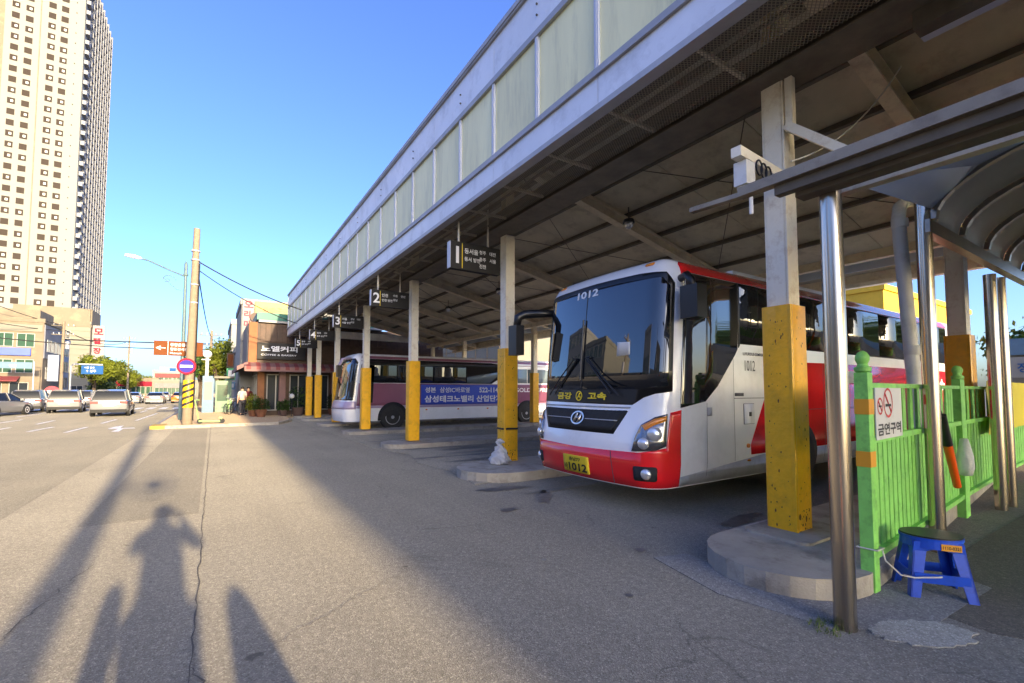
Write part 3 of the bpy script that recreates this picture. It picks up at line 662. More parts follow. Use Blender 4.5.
for k in range(7):
    x = 5.98 + 0.92 * k; bm = B(); A = arc(x + 0.04, dr=0.03); Cc = arc(x + 0.88, dr=0.03)
    va = [bm.verts.new(p) for p in A]; vc = [bm.verts.new(p) for p in Cc]
    for i in range(len(A) - 1): bm.faces.new((va[i], va[i + 1], vc[i + 1], vc[i]))
    obj('vault_sheet', bm, 'poly_sheet', SH, smooth='all')
bm = B(); vs = [bm.verts.new(p) for p in ((3.62, 1.4, 3.0), (5.95, 1.55, 3.36), (5.95, 1.2, 3.66), (5.95, 0.5, 3.86), (5.95, -0.1, 3.92), (5.95, -1.6, 3.4), (3.62, -2.0, 3.0))]
for i in range(1, 5): bm.faces.new((vs[0], vs[i], vs[i + 1])) 
bm.faces.new((vs[0], vs[5], vs[6])); obj('front_sheet', bm, 'poly_clear', SH)

# ------------------------------------------------------------------ green steel fence
def fence(p, q, lab, nsl, first_big=True, last=True, hgt=1.70):
    p = Vector((*p, 0)); q = Vector((*q, 0)); d = (q - p); L = d.length; d.normalize(); n = Vector((-d.y, d.x, 0))
    F = thing('green_fence', lab, 'fence', tuple(p), math.atan2(d.y, d.x))
    def P(t, z, o=0.0): return p + d * t + n * o + Vector((0, 0, z))
    posts = [0.0] + ([L] if last else [])
    for i, t in enumerate(posts):
        r = 0.046 if (i == 0 and first_big) else 0.042
        bm = B(); c = P(t, 0)
        bar(bm, P(t, 0.0 if i == 0 else 0.0), P(t, hgt), r * 2, r * 2, up=(1, 0, 0)); po = obj('post', bm, 'green_paint', F, bevel=0.012)
        bm = B(); lathe(bm, [(r * .9, hgt), (r * 1.25, hgt + 0.01), (r * 1.3, hgt + 0.04), (r * .9, hgt + 0.05), (r * .75, hgt + 0.07), (r * 1.05, hgt + 0.10), (r * 1.05, hgt + 0.13), (r * .7, hgt + 0.16), (0.008, hgt + 0.175)], c, 14); obj('finial', bm, 'green_paint', po, smooth=True)
        if i == 0 and first_big:
            for z in (1.37, 0.96):
                bm = B(); bar(bm, P(t, z), P(t, z + 0.12), r * 2 + 0.008, r * 2 + 0.008, up=(1, 0, 0)); obj('reflective_tape', bm, 'orange_tape', po)
    for z, h in ((1.60, 0.04), (1.16, 0.05), (0.26, 0.05)):
        bm = B(); bar(bm, P(0.05, z, -0.012), P(L - 0.04, z, -0.012), 0.04, h); obj('rail', bm, 'green_paint', F)
    sw = (L - 0.16) / nsl
    def box_on(bm, t, w, z0, z1):
        extr(bm, [(t - w / 2, z0), (t - w / 4, z0), (t + w / 4, z0), (t + w / 2, z0), (t + w / 2, z1), (t - w / 2, z1)], p + n * 0.012, d, (0, 0, 1), n, 0.02)
    for k in range(nsl):
        t = 0.09 + sw * (k + 0.5); bm = B()
        box_on(bm, t, sw * 0.80, 0.24, 1.155)
        if k % 2 == 0 or random.random() < 0.25: box_on(bm, t, sw * 0.80, 1.155, 1.59)
        obj('slat', bm, 'green_paint', F)
    return F, P, d, n
F1, P1, d1, n1_ = fence((4.36, 1.60), (7.84, 1.88), 'green steel slat fence section with orange tape on its end post', 26)
F2, P2, d2, n2_ = fence((7.96, 1.89), (11.3, 2.10), 'green steel slat fence section beyond the paired steel posts', 18, False)
F3, P3, d3, n3_ = fence((11.42, 2.11), (15.5, 2.3), 'farther green steel slat fence section carrying the yellow banner', 18, False)
# no-smoking sign
ns = thing('no_smoking_sign', 'white no smoking sign with Korean lettering fixed to the green fence', 'sign', tuple(P1(0.5, 1.2)))
bm = B(); bar(bm, P1(0.10, 1.37, -0.045), P1(0.82, 1.37, -0.045), 0.008, 0.42); obj('board', bm, 'white_plastic', ns)
def ring(bm, c, u, v, r0, r1, n=28):
    c, u, v = Vector(c), Vector(u), Vector(v)
    a = [bm.verts.new(c + u * r0 * math.cos(2 * math.pi * i / n) + v * r0 * math.sin(2 * math.pi * i / n)) for i in range(n)]
    b = [bm.verts.new(c + u * r1 * math.cos(2 * math.pi * i / n) + v * r1 * math.sin(2 * math.pi * i / n)) for i in range(n)]
    for i in range(n): bm.faces.new((a[i], a[(i + 1) % n], b[(i + 1) % n], b[i]))
bm = B(); ZV = Vector((0, 0, 1)); c = P1(0.42, 1.455, -0.052); ring(bm, c, d1, ZV, 0.105, 0.125); bar(bm, c - d1 * .075 + ZV * .075, c + d1 * .075 - ZV * .075, 0.003, 0.018); c2 = P1(0.205, 1.43, -0.052); ring(bm, c2, d1, ZV, 0.055, 0.07); bar(bm, c2 - d1 * .04 + ZV * .04, c2 + d1 * .04 - ZV * .04, 0.003, 0.012)
obj('red_ring', bm, 'txt_red', ns)
bm = B(); bar(bm, c - d1 * .07 - ZV * .02 - n1_ * .001, c + d1 * .07 - ZV * .02 - n1_ * .001, 0.003, 0.022); obj('cigarette', bm, 'txt_black', ns); bm = B(); bar(bm, c2 - d1 * .03, c2 + d1 * .03, 0.004, 0.014); obj('cigarette', bm, 'txt_black', ns)
textobj('lettering', '금연구역', P1(0.13, 1.19, -0.051), d1, ZV, 0.10, 'txt_black', ns, width=0.64, bold=0.03)
# notices behind the fence
for t, m2, w_, cols in ((1.12, 'white_plastic', 0.16, 'txt_red'), (1.52, 'white_plastic', 0.13, 'txt_red')):
    nb = thing('notice', 'small red and white notice showing through the fence gap%s' % (' nearer the no smoking sign' if t < 1.3 else ' behind the orange baton'), 'notice', tuple(P1(t, 1.2, 0.05)))
    bm = B(); bar(bm, P1(t - w_ / 2, 1.47, 0.045), P1(t + w_ / 2, 1.47, 0.045), 0.004, 0.26); obj('board', bm, m2, nb)
    bm = B(); bar(bm, P1(t - w_ / 2, 1.47, 0.041), P1(t + w_ / 2, 1.47, 0.041), 0.004, 0.10); obj('red_print', bm, cols, nb)
# orange baton hanging
bt = thing('traffic_baton', 'orange traffic baton with a black handle hanging on the green fence', 'baton', tuple(P1(2.15, 0.8, -0.08)))
a = P1(2.12, 1.30, -0.09); b_ = P1(2.30, 0.98, -0.09); c_ = P1(2.62, 0.50, -0.10)
bm = B(); tube(bm, [a, b_], [0.035, 0.045], 14); obj('handle', bm, 'black_plastic', bt, smooth=True)
bm = B(); tube(bm, [b_, c_], [0.042, 0.036], 14); obj('light_tube', bm, 'orange_plastic', bt, smooth=True)
bm = B(); tube(bm, [a, P1(2.02, 1.50, -0.06), P1(1.98, 1.62, -0.04)], 0.008, 6); obj('strap', bm, 'black_plastic', bt)
# white bag on the fence
bm = B(); pts = [(0, .0, .05), (0.02, .08, .07), (.01, .2, .10), (-.01, .33, .11), (0, .42, .08)]
tube(bm, [P1(3.22 + a_, 0.98 - b2, -0.08) for a_, b2, r in pts], [r * .8 for a_, b2, r in pts], 10)
tag(obj('hanging_bag', bm, 'plastic_bag', smooth='all'), 'crumpled white plastic bag hung on the green fence', 'bag')
# yellow banner with black lettering
yb = thing('yellow_banner', 'yellow banner with black lettering tied to the far green fence', 'banner', tuple(P3(1.5, 0.8)))
def ybp(t, z): return P2(t, z, -0.09)
bm = B(); n_ = 30; rows = []
for i in range(n_ + 1):
    t = 1.15 + 5.4 * i / n_; rows.append([bm.verts.new(P2(t, z, -0.09 + 0.012 * math.sin(i * 1.7 + z * 9))) for z in (0.95, 1.15, 1.35, 1.55, 1.70)])
for a, b in zip(rows, rows[1:]):
    for j in range(4): bm.faces.new((a[j], a[j + 1], b[j + 1], b[j]))
obj('cloth', bm, 'banner_yellow', yb, smooth='all')
textobj('lettering', '안전운전', P2(1.95, 1.33, -0.115), d2, ZV, 0.26, 'txt_black', yb, bold=0.03)
textobj('lettering', '승강장 내 금연', P2(1.95, 1.06, -0.115), d2, ZV, 0.14, 'txt_black', yb, bold=0.02)
bm = B(); ring(bm, P2(1.5, 1.33, -0.115), d2, ZV, 0.17, 0.2); obj('red_ring', bm, 'txt_red', yb)

# ------------------------------------------------------------------ blue stool
st = thing('stool', 'blue plastic step stool with a dark seat beside the green fence', 'stool', (4.73, 1.33, 0), math.atan2(-0.31, 0.23))
def stl(u, v, z): return (u, v, z)
hw_, hd_, H = 0.175, 0.14, 0.44
def leg_poly(bm, sx, sy):
    # channel-section leg: front web and side web, splayed
    tx, ty, bx, by = sx * 0.150, sy * 0.118, sx * 0.205, sy * 0.178
    for (wx, wy) in ((1, 0), (0, 1)):
        if wx: A = [(tx, ty, H - 0.03), (tx - sx * 0.085, ty, H - 0.03), (bx - sx * 0.062, by, 0), (bx, by, 0)]; off = Vector((0, -sy * 0.012, 0))
        else: A = [(tx, ty, H - 0.03), (tx, ty - sy * 0.075, H - 0.03), (bx, by - sy * 0.055, 0), (bx, by, 0)]; off = Vector((-sx * 0.012, 0, 0))
        v = [bm.verts.new(p) for p in A]; w = [bm.verts.new(Vector(p) + off) for p in A]
        bm.faces.new(v); bm.faces.new(w[::-1])
        for i in range(4): bm.faces.new((v[i], v[(i + 1) % 4], w[(i + 1) % 4], w[i]))
for sx in (-1, 1):
    for sy in (-1, 1):
        bm = B(); leg_poly(bm, sx, sy); obj('leg', bm, 'blue_plastic', st, world=False, bevel=0.004)
def sidepanel(bm, o, u, v, w_top, w_bot, n):
    pass
bm = B(); prof = []
prism(bm, ell(0, 0, 0.198, 0.165, 32), H - 0.02, H); prism(bm, ell(0, 0, 0.190, 0.157, 32), H - 0.075, H - 0.02)
for v in bm.verts:
    if v.co.z < H - 0.06: v.co.x *= 1.03; v.co.y *= 1.03
for sy in (-1, 1):  # arched aprons, long sides
    y = sy * 0.128; pl = [(-0.155, H - 0.03)] + [(-0.10 + 0.2 * i / 12, H - 0.125 + 0.045 * math.sin(math.pi * i / 12) ** 0.5) for i in range(13)] + [(0.155, H - 0.03)]
    pl = [(-0.165, H - 0.13)] + pl[1:-1] + [(0.165, H - 0.13), (0.15, H - 0.03), (-0.15, H - 0.03)]
    extr(bm, pl, (0, y, 0), (1, 0, 0), (0, 0, 1), (0, -sy, 0), 0.01)
for sx in (-1, 1):
    x = sx * 0.158; pl = [(-0.13, H - 0.13)] + [(-0.07 + 0.14 * i / 10, H - 0.12 + 0.04 * math.sin(math.pi * i / 10) ** 0.5) for i in range(11)] + [(0.13, H - 0.13), (0.115, H - 0.03), (-0.115, H - 0.03)]
    extr(bm, pl, (x, 0, 0), (0, 1, 0), (0, 0, 1), (-sx, 0, 0), 0.01)
obj('seat_body', bm, 'blue_plastic', st, world=False, bevel=0.003)
bm = B(); prism(bm, ell(0, 0, 0.192, 0.158, 36), H + 0.001, H + 0.012); obj('seat_top', bm, 'seat_black', st, world=False, bevel=0.004)
for sy in (-1, 1):
    bm = B(); extr(bm, [(-0.17, 0.115), (0.17, 0.115), (0.165, 0.185), (-0.165, 0.185)], (0, sy * 0.160, 0), (1, 0, 0), (0, 0, 1), (0, -sy, 0), 0.012); obj('crosspiece', bm, 'blue_plastic', st, world=False, bevel=0.003)
for sx in (-1, 1):
    bm = B(); extr(bm, [(-0.14, 0.115), (0.14, 0.115), (0.135, 0.18), (-0.135, 0.18)], (sx * 0.186, 0, 0), (0, 1, 0), (0, 0, 1), (-sx, 0, 0), 0.012); obj('crosspiece', bm, 'blue_plastic', st, world=False, bevel=0.003)
bm = B(); box(bm, 0.0, 0.12, -0.1665, -0.1615, H - 0.075, H - 0.028); obj('label', bm, 'orange_tape', st, world=False)
obj('lettering', text_bm(B(), '1110-0321', (0.008, -0.168, H - 0.064), (1, 0, 0), (0, 0, 1), 0.024, 0.105, 0.02), 'txt_black', st, world=False)
rp = B(); tube(rp, [(4.37, 1.52, 0.33), (4.36, 1.5, 0.26), (4.40, 1.42, 0.17), (4.47, 1.36, 0.155), (4.56, 1.245, 0.175), (4.58, 1.23, 0.178)], 0.006, 6)
tube(rp, [(4.30 + .07 * 0, 1.53, 0.335), (4.43, 1.53, 0.33), (4.43, 1.67, 0.332), (4.29, 1.66, 0.335), (4.30, 1.53, 0.335)], 0.006, 6)
tag(obj('string', rp, 'rope'), 'pale string tying the blue stool to the fence post', 'string')

# ------------------------------------------------------------------ buses
def clamp(a, b, c): return max(b, min(c, a))
class BusSurf:
    """bus skin: s = arc length round the plan outline from the middle of the front, z = height"""
    def __init__(s, L=11.8, hw=1.25, top=3.3, bow=.12, r=.3, rake=.22, rr=.3, bot=.36):
        s.L, s.hw, s.top, s.rake, s.rr, s.bot = L, hw, top, rake, rr, bot
        p = []; yc = hw - r
        for i in range(21): y = yc * i / 20; p.append((bow * (y / hw) ** 2, y))
        n = 14; th0 = math.atan(2 * bow * yc / hw ** 2)
        for i in range(1, n + 1):
            a = th0 + (math.pi / 2 - th0) * i / n
            p.append((p[-1][0] + math.sin(a) * r * 1.15 * (math.pi / 2 - th0) / n, p[-1][1] + math.cos(a) * r * (math.pi / 2 - th0) / n))
        k = hw / p[-1][1]; p = [(x, y * k) for x, y in p]; rb = .18; p.append((L - rb, hw))
        for i in range(1, 9): a = math.pi / 2 * i / 8; p.append((L - rb + rb * math.sin(a), hw - rb + rb * math.cos(a)))
        p.append((L, 0)); s.p = p; s.c = [0]
        for a, b in zip(p, p[1:]): s.c.append(s.c[-1] + math.hypot(b[0] - a[0], b[1] - a[1]))
        s.S = s.c[-1]; s.sc = s.c[34]
    def plan(s, t):
        sg = 1 if t >= 0 else -1; t = min(abs(t), s.S - 1e-6); lo, hi = 0, len(s.c) - 1
        while hi - lo > 1:
            m = (lo + hi) // 2
            if s.c[m] <= t: lo = m
            else: hi = m
        a, b = s.p[lo], s.p[lo + 1]; k = (t - s.c[lo]) / (s.c[lo + 1] - s.c[lo])
        return a[0] + (b[0] - a[0]) * k, (a[1] + (b[1] - a[1]) * k) * sg
    def pt(s, t, z, off=0.):
        e = .03; x, y = s.plan(t); x1, y1 = s.plan(t - e); x2, y2 = s.plan(t + e); dx, dy = x2 - x1, y2 - y1
        if abs(t) > s.S - e: dx, dy = 0, -1
        l = math.hypot(dx, dy) or 1; nx, ny = -dy / l, dx / l; ins = 0
        if z > s.top - s.rr: q = clamp((z - (s.top - s.rr)) / s.rr, 0, 1); ins = s.rr * (1 - math.sqrt(max(0, 1 - q * q)))
        if z < .75: ins += .05 * ((.75 - z) / .4) ** 2
        bul = .14 * min(1, max(0, 1.35 - z) / .5) * max(0, 1 - max(0, x) / .5)
        x += nx * (off - ins) - bul; y += ny * (off - ins)
        x += s.rake * clamp((z - 1.0) / 2.2, 0, 1) ** 1.3 * max(0, 1 - max(0, x) / 1.6)
        return x, -y, z        # +s runs along the side facing -Y
def map_poly(sf, polys, off, T, edge=True, step=0.07):
    bm = B()
    for poly in polys:
        vs = [bm.verts.new((a, b, 0)) for a, b in poly]
        try: bm.faces.new(vs)
        except ValueError: pass
    xs = [v.co.x for v in bm.verts]; zs = [v.co.y for v in bm.verts]
    cuts = [c * step for c in range(int(-2 / step), int(2 / step) + 1)]
    for c in cuts:
        if min(xs) < c < max(xs): bmesh.ops.bisect_plane(bm, geom=bm.verts[:] + bm.edges[:] + bm.faces[:], plane_co=(c, 0, 0), plane_no=(1, 0, 0), dist=1e-6)
    for c in [0.5, .65, .8, .95, 1.1, 1.25, 1.4, 1.8, 2.2, 2.6, 2.9, 3.0, 3.05, 3.1, 3.15, 3.2, 3.24, 3.27, 3.29]:
        if min(zs) < c < max(zs): bmesh.ops.bisect_plane(bm, geom=bm.verts[:] + bm.edges[:] + bm.faces[:], plane_co=(0, c, 0), plane_no=(0, 1, 0), dist=1e-6)
    if edge:
        be = [e for e in bm.edges if len(e.link_faces) == 1]
        r = bmesh.ops.extrude_edge_only(bm, edges=be)
        for g in r['geom']:
            if isinstance(g, bmesh.types.BMVert): g.co.z = -off - 0.01
    for v in bm.verts: v.co = T @ Vector(sf.pt(v.co.x, v.co.y, off + v.co.z))
    return bm
def build_bus(label, X0, Yc, sf, c_body='bus_white', glass='glass_dark', name='bus'):
    r = thing(name, label, 'bus', (X0 + sf.L / 2, Yc, 0), 0); T = Matrix.Translation((X0, Yc, 0))
    ts = []; t = -sf.S
    ts = sorted(set([round(-sf.S + i * (sf.S - sf.sc) / 18, 4) for i in range(18)] + [round(-sf.sc + i * 2 * sf.sc / 48, 4) for i in range(49)] + [round(sf.sc + (i + 1) * (sf.S - sf.sc) / 18, 4) for i in range(17)]))
    zl = [sf.bot, .5, .65, .8, .95, 1.1, 1.25, 1.4, 1.8, 2.2, 2.6, 2.9] ; zl = [z for z in zl if z < sf.top - sf.rr - 0.02] + [sf.top - sf.rr + sf.rr * math.sin(R(a)) for a in (0, 12, 25, 38, 50, 62, 73, 82, 90)]
    bm = B(); G = [[bm.verts.new(T @ Vector(sf.pt(t, z))) for t in ts] for z in zl]; n = len(ts)
    for a, b in zip(G, G[1:]):
        for k in range(n): bm.faces.new((a[k], a[(k + 1) % n], b[(k + 1) % n], b[k]))
    bm.faces.new(G[0][::-1]); bm.faces.new(G[-1])
    obj('body', bm, c_body, r, smooth=True)
    def patch(nm, polys, m, off=0.006, parent=None, edge=True, smooth='all'):
        if isinstance(polys[0][0], (int, float)): polys = [polys]
        return obj(nm, map_poly(sf, polys, off, T, edge), m, parent or r, smooth=smooth)
    def text(s, s0, z0, h, w, m, off=0.012, bold=0.02, parent=None, rev=False):
        V, F, ww = text2d(s, h, bold, w); polys = [[(s0 + V[i][0], z0 + V[i][1]) for i in f] for f in F]
        bm = B(); cache = {}
        vs = [bm.verts.new((s0 + a, z0 + b, 0)) for a, b in V]
        for f in F:
            try: bm.faces.new([vs[i] for i in f])
            except ValueError: pass
        for v in bm.verts: v.co = T @ Vector(sf.pt(v.co.x, v.co.y, off))
        return obj('lettering', bm, m, parent or r)
    def wheel(x, side=-1, rad=0.50):
        y = Yc + side * (sf.hw - 0.11)
        w = obj('wheel', lathe(B(), [(rad * .98, -0.14), (rad, -0.10), (rad, 0.09), (rad * .96, 0.125), (rad * .62, 0.13), (rad * .60, 0.10)], (X0 + x, y, rad), 32, axis=Vector((0, side, 0))), 'rubber', r, smooth=True)
        bm = lathe(B(), [(rad * .60, 0.0), (rad * .60, 0.105), (rad * .55, 0.11), (rad * .52, 0.05), (rad * .34, 0.03), (rad * .30, 0.085), (rad * .14, 0.10), (rad * .12, 0.12)], (X0 + x, y, rad), 28, axis=Vector((0, side, 0)))
        obj('rim', bm, 'bus_grey', w, smooth=True)
    return r, T, patch, text, wheel
def arch(x, r=0.60, z0=.37): return [(x - r, z0)] + [(x + r * math.cos(math.pi - math.pi * i / 16), .5 + r * math.sin(math.pi * i / 16)) for i in range(17)] + [(x + r, z0)]

SF = BusSurf(); X0B, YCB = 4.46, 4.99
bus, TB, patch, btext, wheel = build_bus('white and red express bus parked at the front bay beside the first column', X0B, YCB, SF)
# front glass, mask and grille
patch('windshield_frame', [(-1.45, 1.52), (-1.12, 1.40), (.80, 1.37), (.97, 1.47), (1.12, 1.52), (1.335, 1.55), (1.31, 2.92), (1.19, 3.07), (.8, 3.105), (0, 3.12), (-.9, 3.105), (-1.3, 3.07), (-1.42, 2.95)], 'bus_black', 0.004)
patch('windshield', [(-1.38, 1.64), (-.9, 1.58), (.9, 1.58), (1.28, 1.62), (1.25, 2.88), (1.14, 3.0), (.5, 3.03), (-.6, 3.03), (-1.25, 3.0), (-1.36, 2.88)], 'glass_dark', 0.010)
btext('금강', -.70, 1.435, .105, .36, 'txt_yellow', bold=.035); btext('고속', .02, 1.435, .105, .36, 'txt_yellow', bold=.035)
def ring_patch(c, z, r0x, r0z, r1x, r1z, m, nm, off=.012, n=28, parent=None):
    P = []
    for i in range(n):
        a, b = 2 * math.pi * i / n, 2 * math.pi * (i + 1) / n
        P.append([(c + r0x * math.cos(a), z + r0z * math.sin(a)), (c + r1x * math.cos(a), z + r1z * math.sin(a)), (c + r1x * math.cos(b), z + r1z * math.sin(b)), (c + r0x * math.cos(b), z + r0z * math.sin(b))])
    return patch(nm, P, m, off, parent, edge=False)
em = ring_patch(-.17, 1.487, .056, .056, .073, .073, 'txt_yellow', 'round_emblem')
patch('emblem_stroke', [(-.215, 1.455), (-.195, 1.445), (-.165, 1.50), (-.135, 1.53), (-.155, 1.54), (-.185, 1.50)], 'txt_yellow', .012, em); patch('emblem_stroke', [(-.155, 1.45), (-.13, 1.455), (-.15, 1.49), (-.17, 1.48)], 'txt_yellow', .012, em)
patch('grille_surround', [(-1.10, 1.355), (.83, 1.355), (.78, 1.33), (.60, 1.00), (-.82, 1.00), (-1.05, 1.31)], 'bus_black', 0.004)
patch('grille', [(-1.0, 1.30), (.73, 1.30), (.565, 1.035), (-.775, 1.035)], 'rubber', 0.010)
patch('chrome_strip', [(-1.06, 1.352), (.80, 1.352), (.785, 1.334), (-1.045, 1.334)], 'bus_grey', 0.016)
patch('chrome_strip', [(-.9, 1.178), (-.28, 1.178), (-.28, 1.166), (-.9, 1.166)], 'bus_grey', 0.016); patch('chrome_strip', [(.04, 1.178), (.63, 1.178), (.625, 1.166), (.04, 1.166)], 'bus_grey', 0.016)
lg = ring_patch(-.12, 1.18, .115, .075, .14, .095, 'chrome', 'maker_badge', .022)
patch('badge_stroke', [[(-.19, 1.12), (-.165, 1.115), (-.135, 1.245), (-.16, 1.25)], [(-.105, 1.115), (-.08, 1.12), (-.05, 1.25), (-.075, 1.245)], [(-.16, 1.165), (-.08, 1.178), (-.075, 1.198), (-.15, 1.185)]], 'chrome', .022, lg)
# bumper and lights
patch('bumper', [(-1.49, 1.32), (-1.32, 1.29), (-1.31, .86), (-1.0, .80), (0, .785), (1.0, .80), (1.31, .86), (1.32, 1.29), (1.49, 1.32), (1.49, .372), (-1.49, .372)], 'bus_red', 0.010)
patch('bumper_seam', [(.62, .372), (.63, .372), (.60, .79), (.59, .79)], 'seam', .013, edge=False)
for sg in (1, -1):
    def mx(P): return [(sg * a, b) for a, b in P]
    h = patch('headlight', mx([(.92, .815), (.95, 1.0), (1.0, 1.14), (1.14, 1.235), (1.28, 1.275), (1.30, .885), (1.2, .835)]), 'lamp_inner', 0.020)
    patch('indicator', mx([(1.01, 1.13), (1.14, 1.215), (1.27, 1.25), (1.272, 1.19), (1.15, 1.14), (1.06, 1.075)]), 'lamp_orange', .026, h)
    for (a, z, q) in ((1.165, 1.03, .085), (1.06, .915, .07)):
        x, y, zz = SF.pt(sg * a, z, .018); nrm = Vector(SF.pt(sg * a, z, .1)) - Vector((x, y, zz))
        obj('lens', lathe(B(), [(q, -.01), (q * 1.05, .008), (q * .85, .025), (q * .5, .038), (.003, .044)], TB @ Vector((x, y, zz)), 20, axis=nrm.normalized()), 'lamp_clear', h, smooth='all')
    f = patch('fog_light', mx(rrect(.93, 1.21, .455, .635, .03)), 'rubber', .014)
    x, y, zz = SF.pt(sg * 1.09, .545, .014); nrm = Vector(SF.pt(sg * 1.09, .545, .1)) - Vector((x, y, zz))
    obj('lens', lathe(B(), [(.062, -.01), (.066, .01), (.05, .025), (.003, .034)], TB @ Vector((x, y, zz)), 20, axis=nrm.normalized()), 'lamp_clear', f, smooth='all')
    patch('marker_light', mx(rrect(.84, .97, 3.20, 3.245, .015)), 'lamp_orange', .02)
pl = patch('number_plate', rrect(-.33, .20, .42, .655, .01), 'plate_yellow', .022)
btext('충남77', -.19, .575, .055, .24, 'txt_black', .027, parent=pl); btext('바', -.31, .45, .085, .08, 'txt_black', .027, parent=pl); btext('1012', -.21, .44, .11, .38, 'txt_black', .027, .03, parent=pl)
patch('windscreen_patch', [(.52, 2.02), (.74, 2.03), (.73, 2.2), (.52, 2.21)], 'white_plastic', .0125)  # small white patch on the windscreen
btext('1012', -.37, 2.93, .11, .46, 'txt_white', .014, .03)
btext('UNIVERSE', -1.12, .86, .028, .24, 'bus_grey', .014)
# wipers
def on(t, z, off): return TB @ Vector(SF.pt(t, z, off))
for sg, t0, t1 in ((1, .02, .62), (-1, -.30, -.88)):
    wp = obj('wiper', tube(B(), [on(t0, 2.02, .05), on((t0 * .5 + t1 * .5), 1.76, .06), on(t1, 1.50, .05)], .010, 6), 'black_plastic', bus)
    obj('blade', tube(B(), [on(t0 - .06 * sg, 2.02, .035), on(t1 - .14 * sg, 1.52, .035)], .012, 6), 'black_plastic', wp)
    obj('blade', tube(B(), [on(t0 + .03 * sg, 2.04, .04), on(t0 - .05 * sg, 2.03, .05)], .012, 6), 'black_plastic', wp)
obj('centre_pillar_seam', tube(B(), [on(-.13, 1.6, .013), on(-.13, 3.02, .013)], .007, 6), 'rubber', bus)
obj('wiper', tube(B(), [on(-.13, 1.72, .04), on(-.15, 2.6, .04)], .013, 6), 'black_plastic', bus)
# side: windows, stripes, panels
SC_ = SF.sc
patch('red_roof_stripe', [(1.40, 2.98), (1.46, 2.98), (1.47, 3.05), (1.56, 3.085), (11.6, 3.085), (11.6, 3.24), (1.5, 3.245), (1.40, 3.19)], 'bus_red', 0.007)
patch('driver_window', [(1.475, 1.345), (1.98, 1.42), (2.25, 1.62), (2.68, 2.06), (2.74, 2.14), (2.76, 3.075), (1.56, 3.075), (1.48, 3.03)], 'glass_dark', 0.008)
patch('window_post', [(2.765, 2.16), (2.80, 2.2), (2.80, 3.07), (2.765, 3.07)], 'bus_black', 0.010)
xx = [2.805, 4.35, 5.95, 7.55, 9.15, 10.55, 11.45]
for a, b in zip(xx, xx[1:]): patch('side_window', [(a + .012, 2.235), (b - .012, 2.235), (b - .012, 3.06), (a + .012, 3.06)], 'glass_wavy', 0.008)
patch('window_band', [(2.76, 2.215), (11.5, 2.215), (11.5, 3.08), (2.76, 3.08)], 'bus_black', 0.003)
patch('red_side', [(3.03, .66), (3.02, .80), (3.42, 1.47), (3.75, 1.78), (4.3, 2.01), (5.6, 2.03), (11.55, 2.03), (11.55, .66)], 'bus_red', 0.006)
patch('white_swoosh', [(5.3, 1.72), (5.9, 1.9), (6.6, 1.93), (6.4, 1.7), (5.7, 1.68)], 'bus_white', .011)
patch('grey_skirt', [(1.50, .372), (1.50, .49), (3.35, .645), (11.55, .645), (11.55, .372)], 'bus_grey', 0.005)
for P in ([(2.615, .60), (2.623, .60), (2.623, 2.0), (2.615, 2.0)], [(2.62, 1.452), (4.2, 1.452), (4.2, 1.46), (2.62, 1.46)], [(2.0, .46), (2.007, .46), (2.007, 1.40), (2.0, 1.40)], [(3.6, .40), (3.608, .40), (3.608, 2.0), (3.6, 2.0)], [(5.2, .40), (5.208, .40), (5.208, 2.02), (5.2, 2.02)], [(6.8, .40), (6.808, .40), (6.808, 2.02), (6.8, 2.02)], [(8.3, .40), (8.308, .40), (8.308, 2.02), (8.3, 2.02)], [(4.0, 1.26), (8.3, 1.26), (8.3, 1.268), (4.0, 1.268)]): patch('panel_seam', P, 'seam', .012, edge=False)
hp = patch('fuel_hatch', [(2.86, 1.09), (3.12, 1.09), (3.12, 1.38), (2.86, 1.38)], 'seam', .007); patch('hatch_door', [(2.866, 1.096), (3.114, 1.096), (3.114, 1.374), (2.866, 1.374)], 'bus_white', .012, hp); patch('hatch_lock', [(2.98, 1.2), (3.04, 1.2), (3.04, 1.26), (2.98, 1.26)], 'bus_black', .017, hp)
patch('side_light', ell(2.95, .79, .035, .03, 12), 'lamp_orange', .016); patch('side_light', ell(2.97, .585, .04, .016, 12), 'lamp_orange', .016)
patch('small_notice', [(2.66, 1.485), (2.86, 1.485), (2.86, 1.53), (2.66, 1.53)], 'seam', .010); patch('small_notice', [(2.02, 1.23), (2.12, 1.23), (2.12, 1.34), (2.02, 1.34)], 'bus_grey', .010)
btext('LUXURIOUS COMFORT', 2.86, 2.06, .045, .55, 'txt_black', .012); btext('1012', 2.90, 1.84, .15, .26, 'seam', .012, 0.0)
btext('금강', 9.1, 1.66, .26, .62, 'txt_white', .014, .02); btext('고속', 10.35, 1.50, .34, .9, 'txt_white', .014, .02)
for x in (3.3, 9.3):
    patch('wheel_arch', arch(x + (SF.sc - .43), .6), 'rubber', .012); wheel(x)
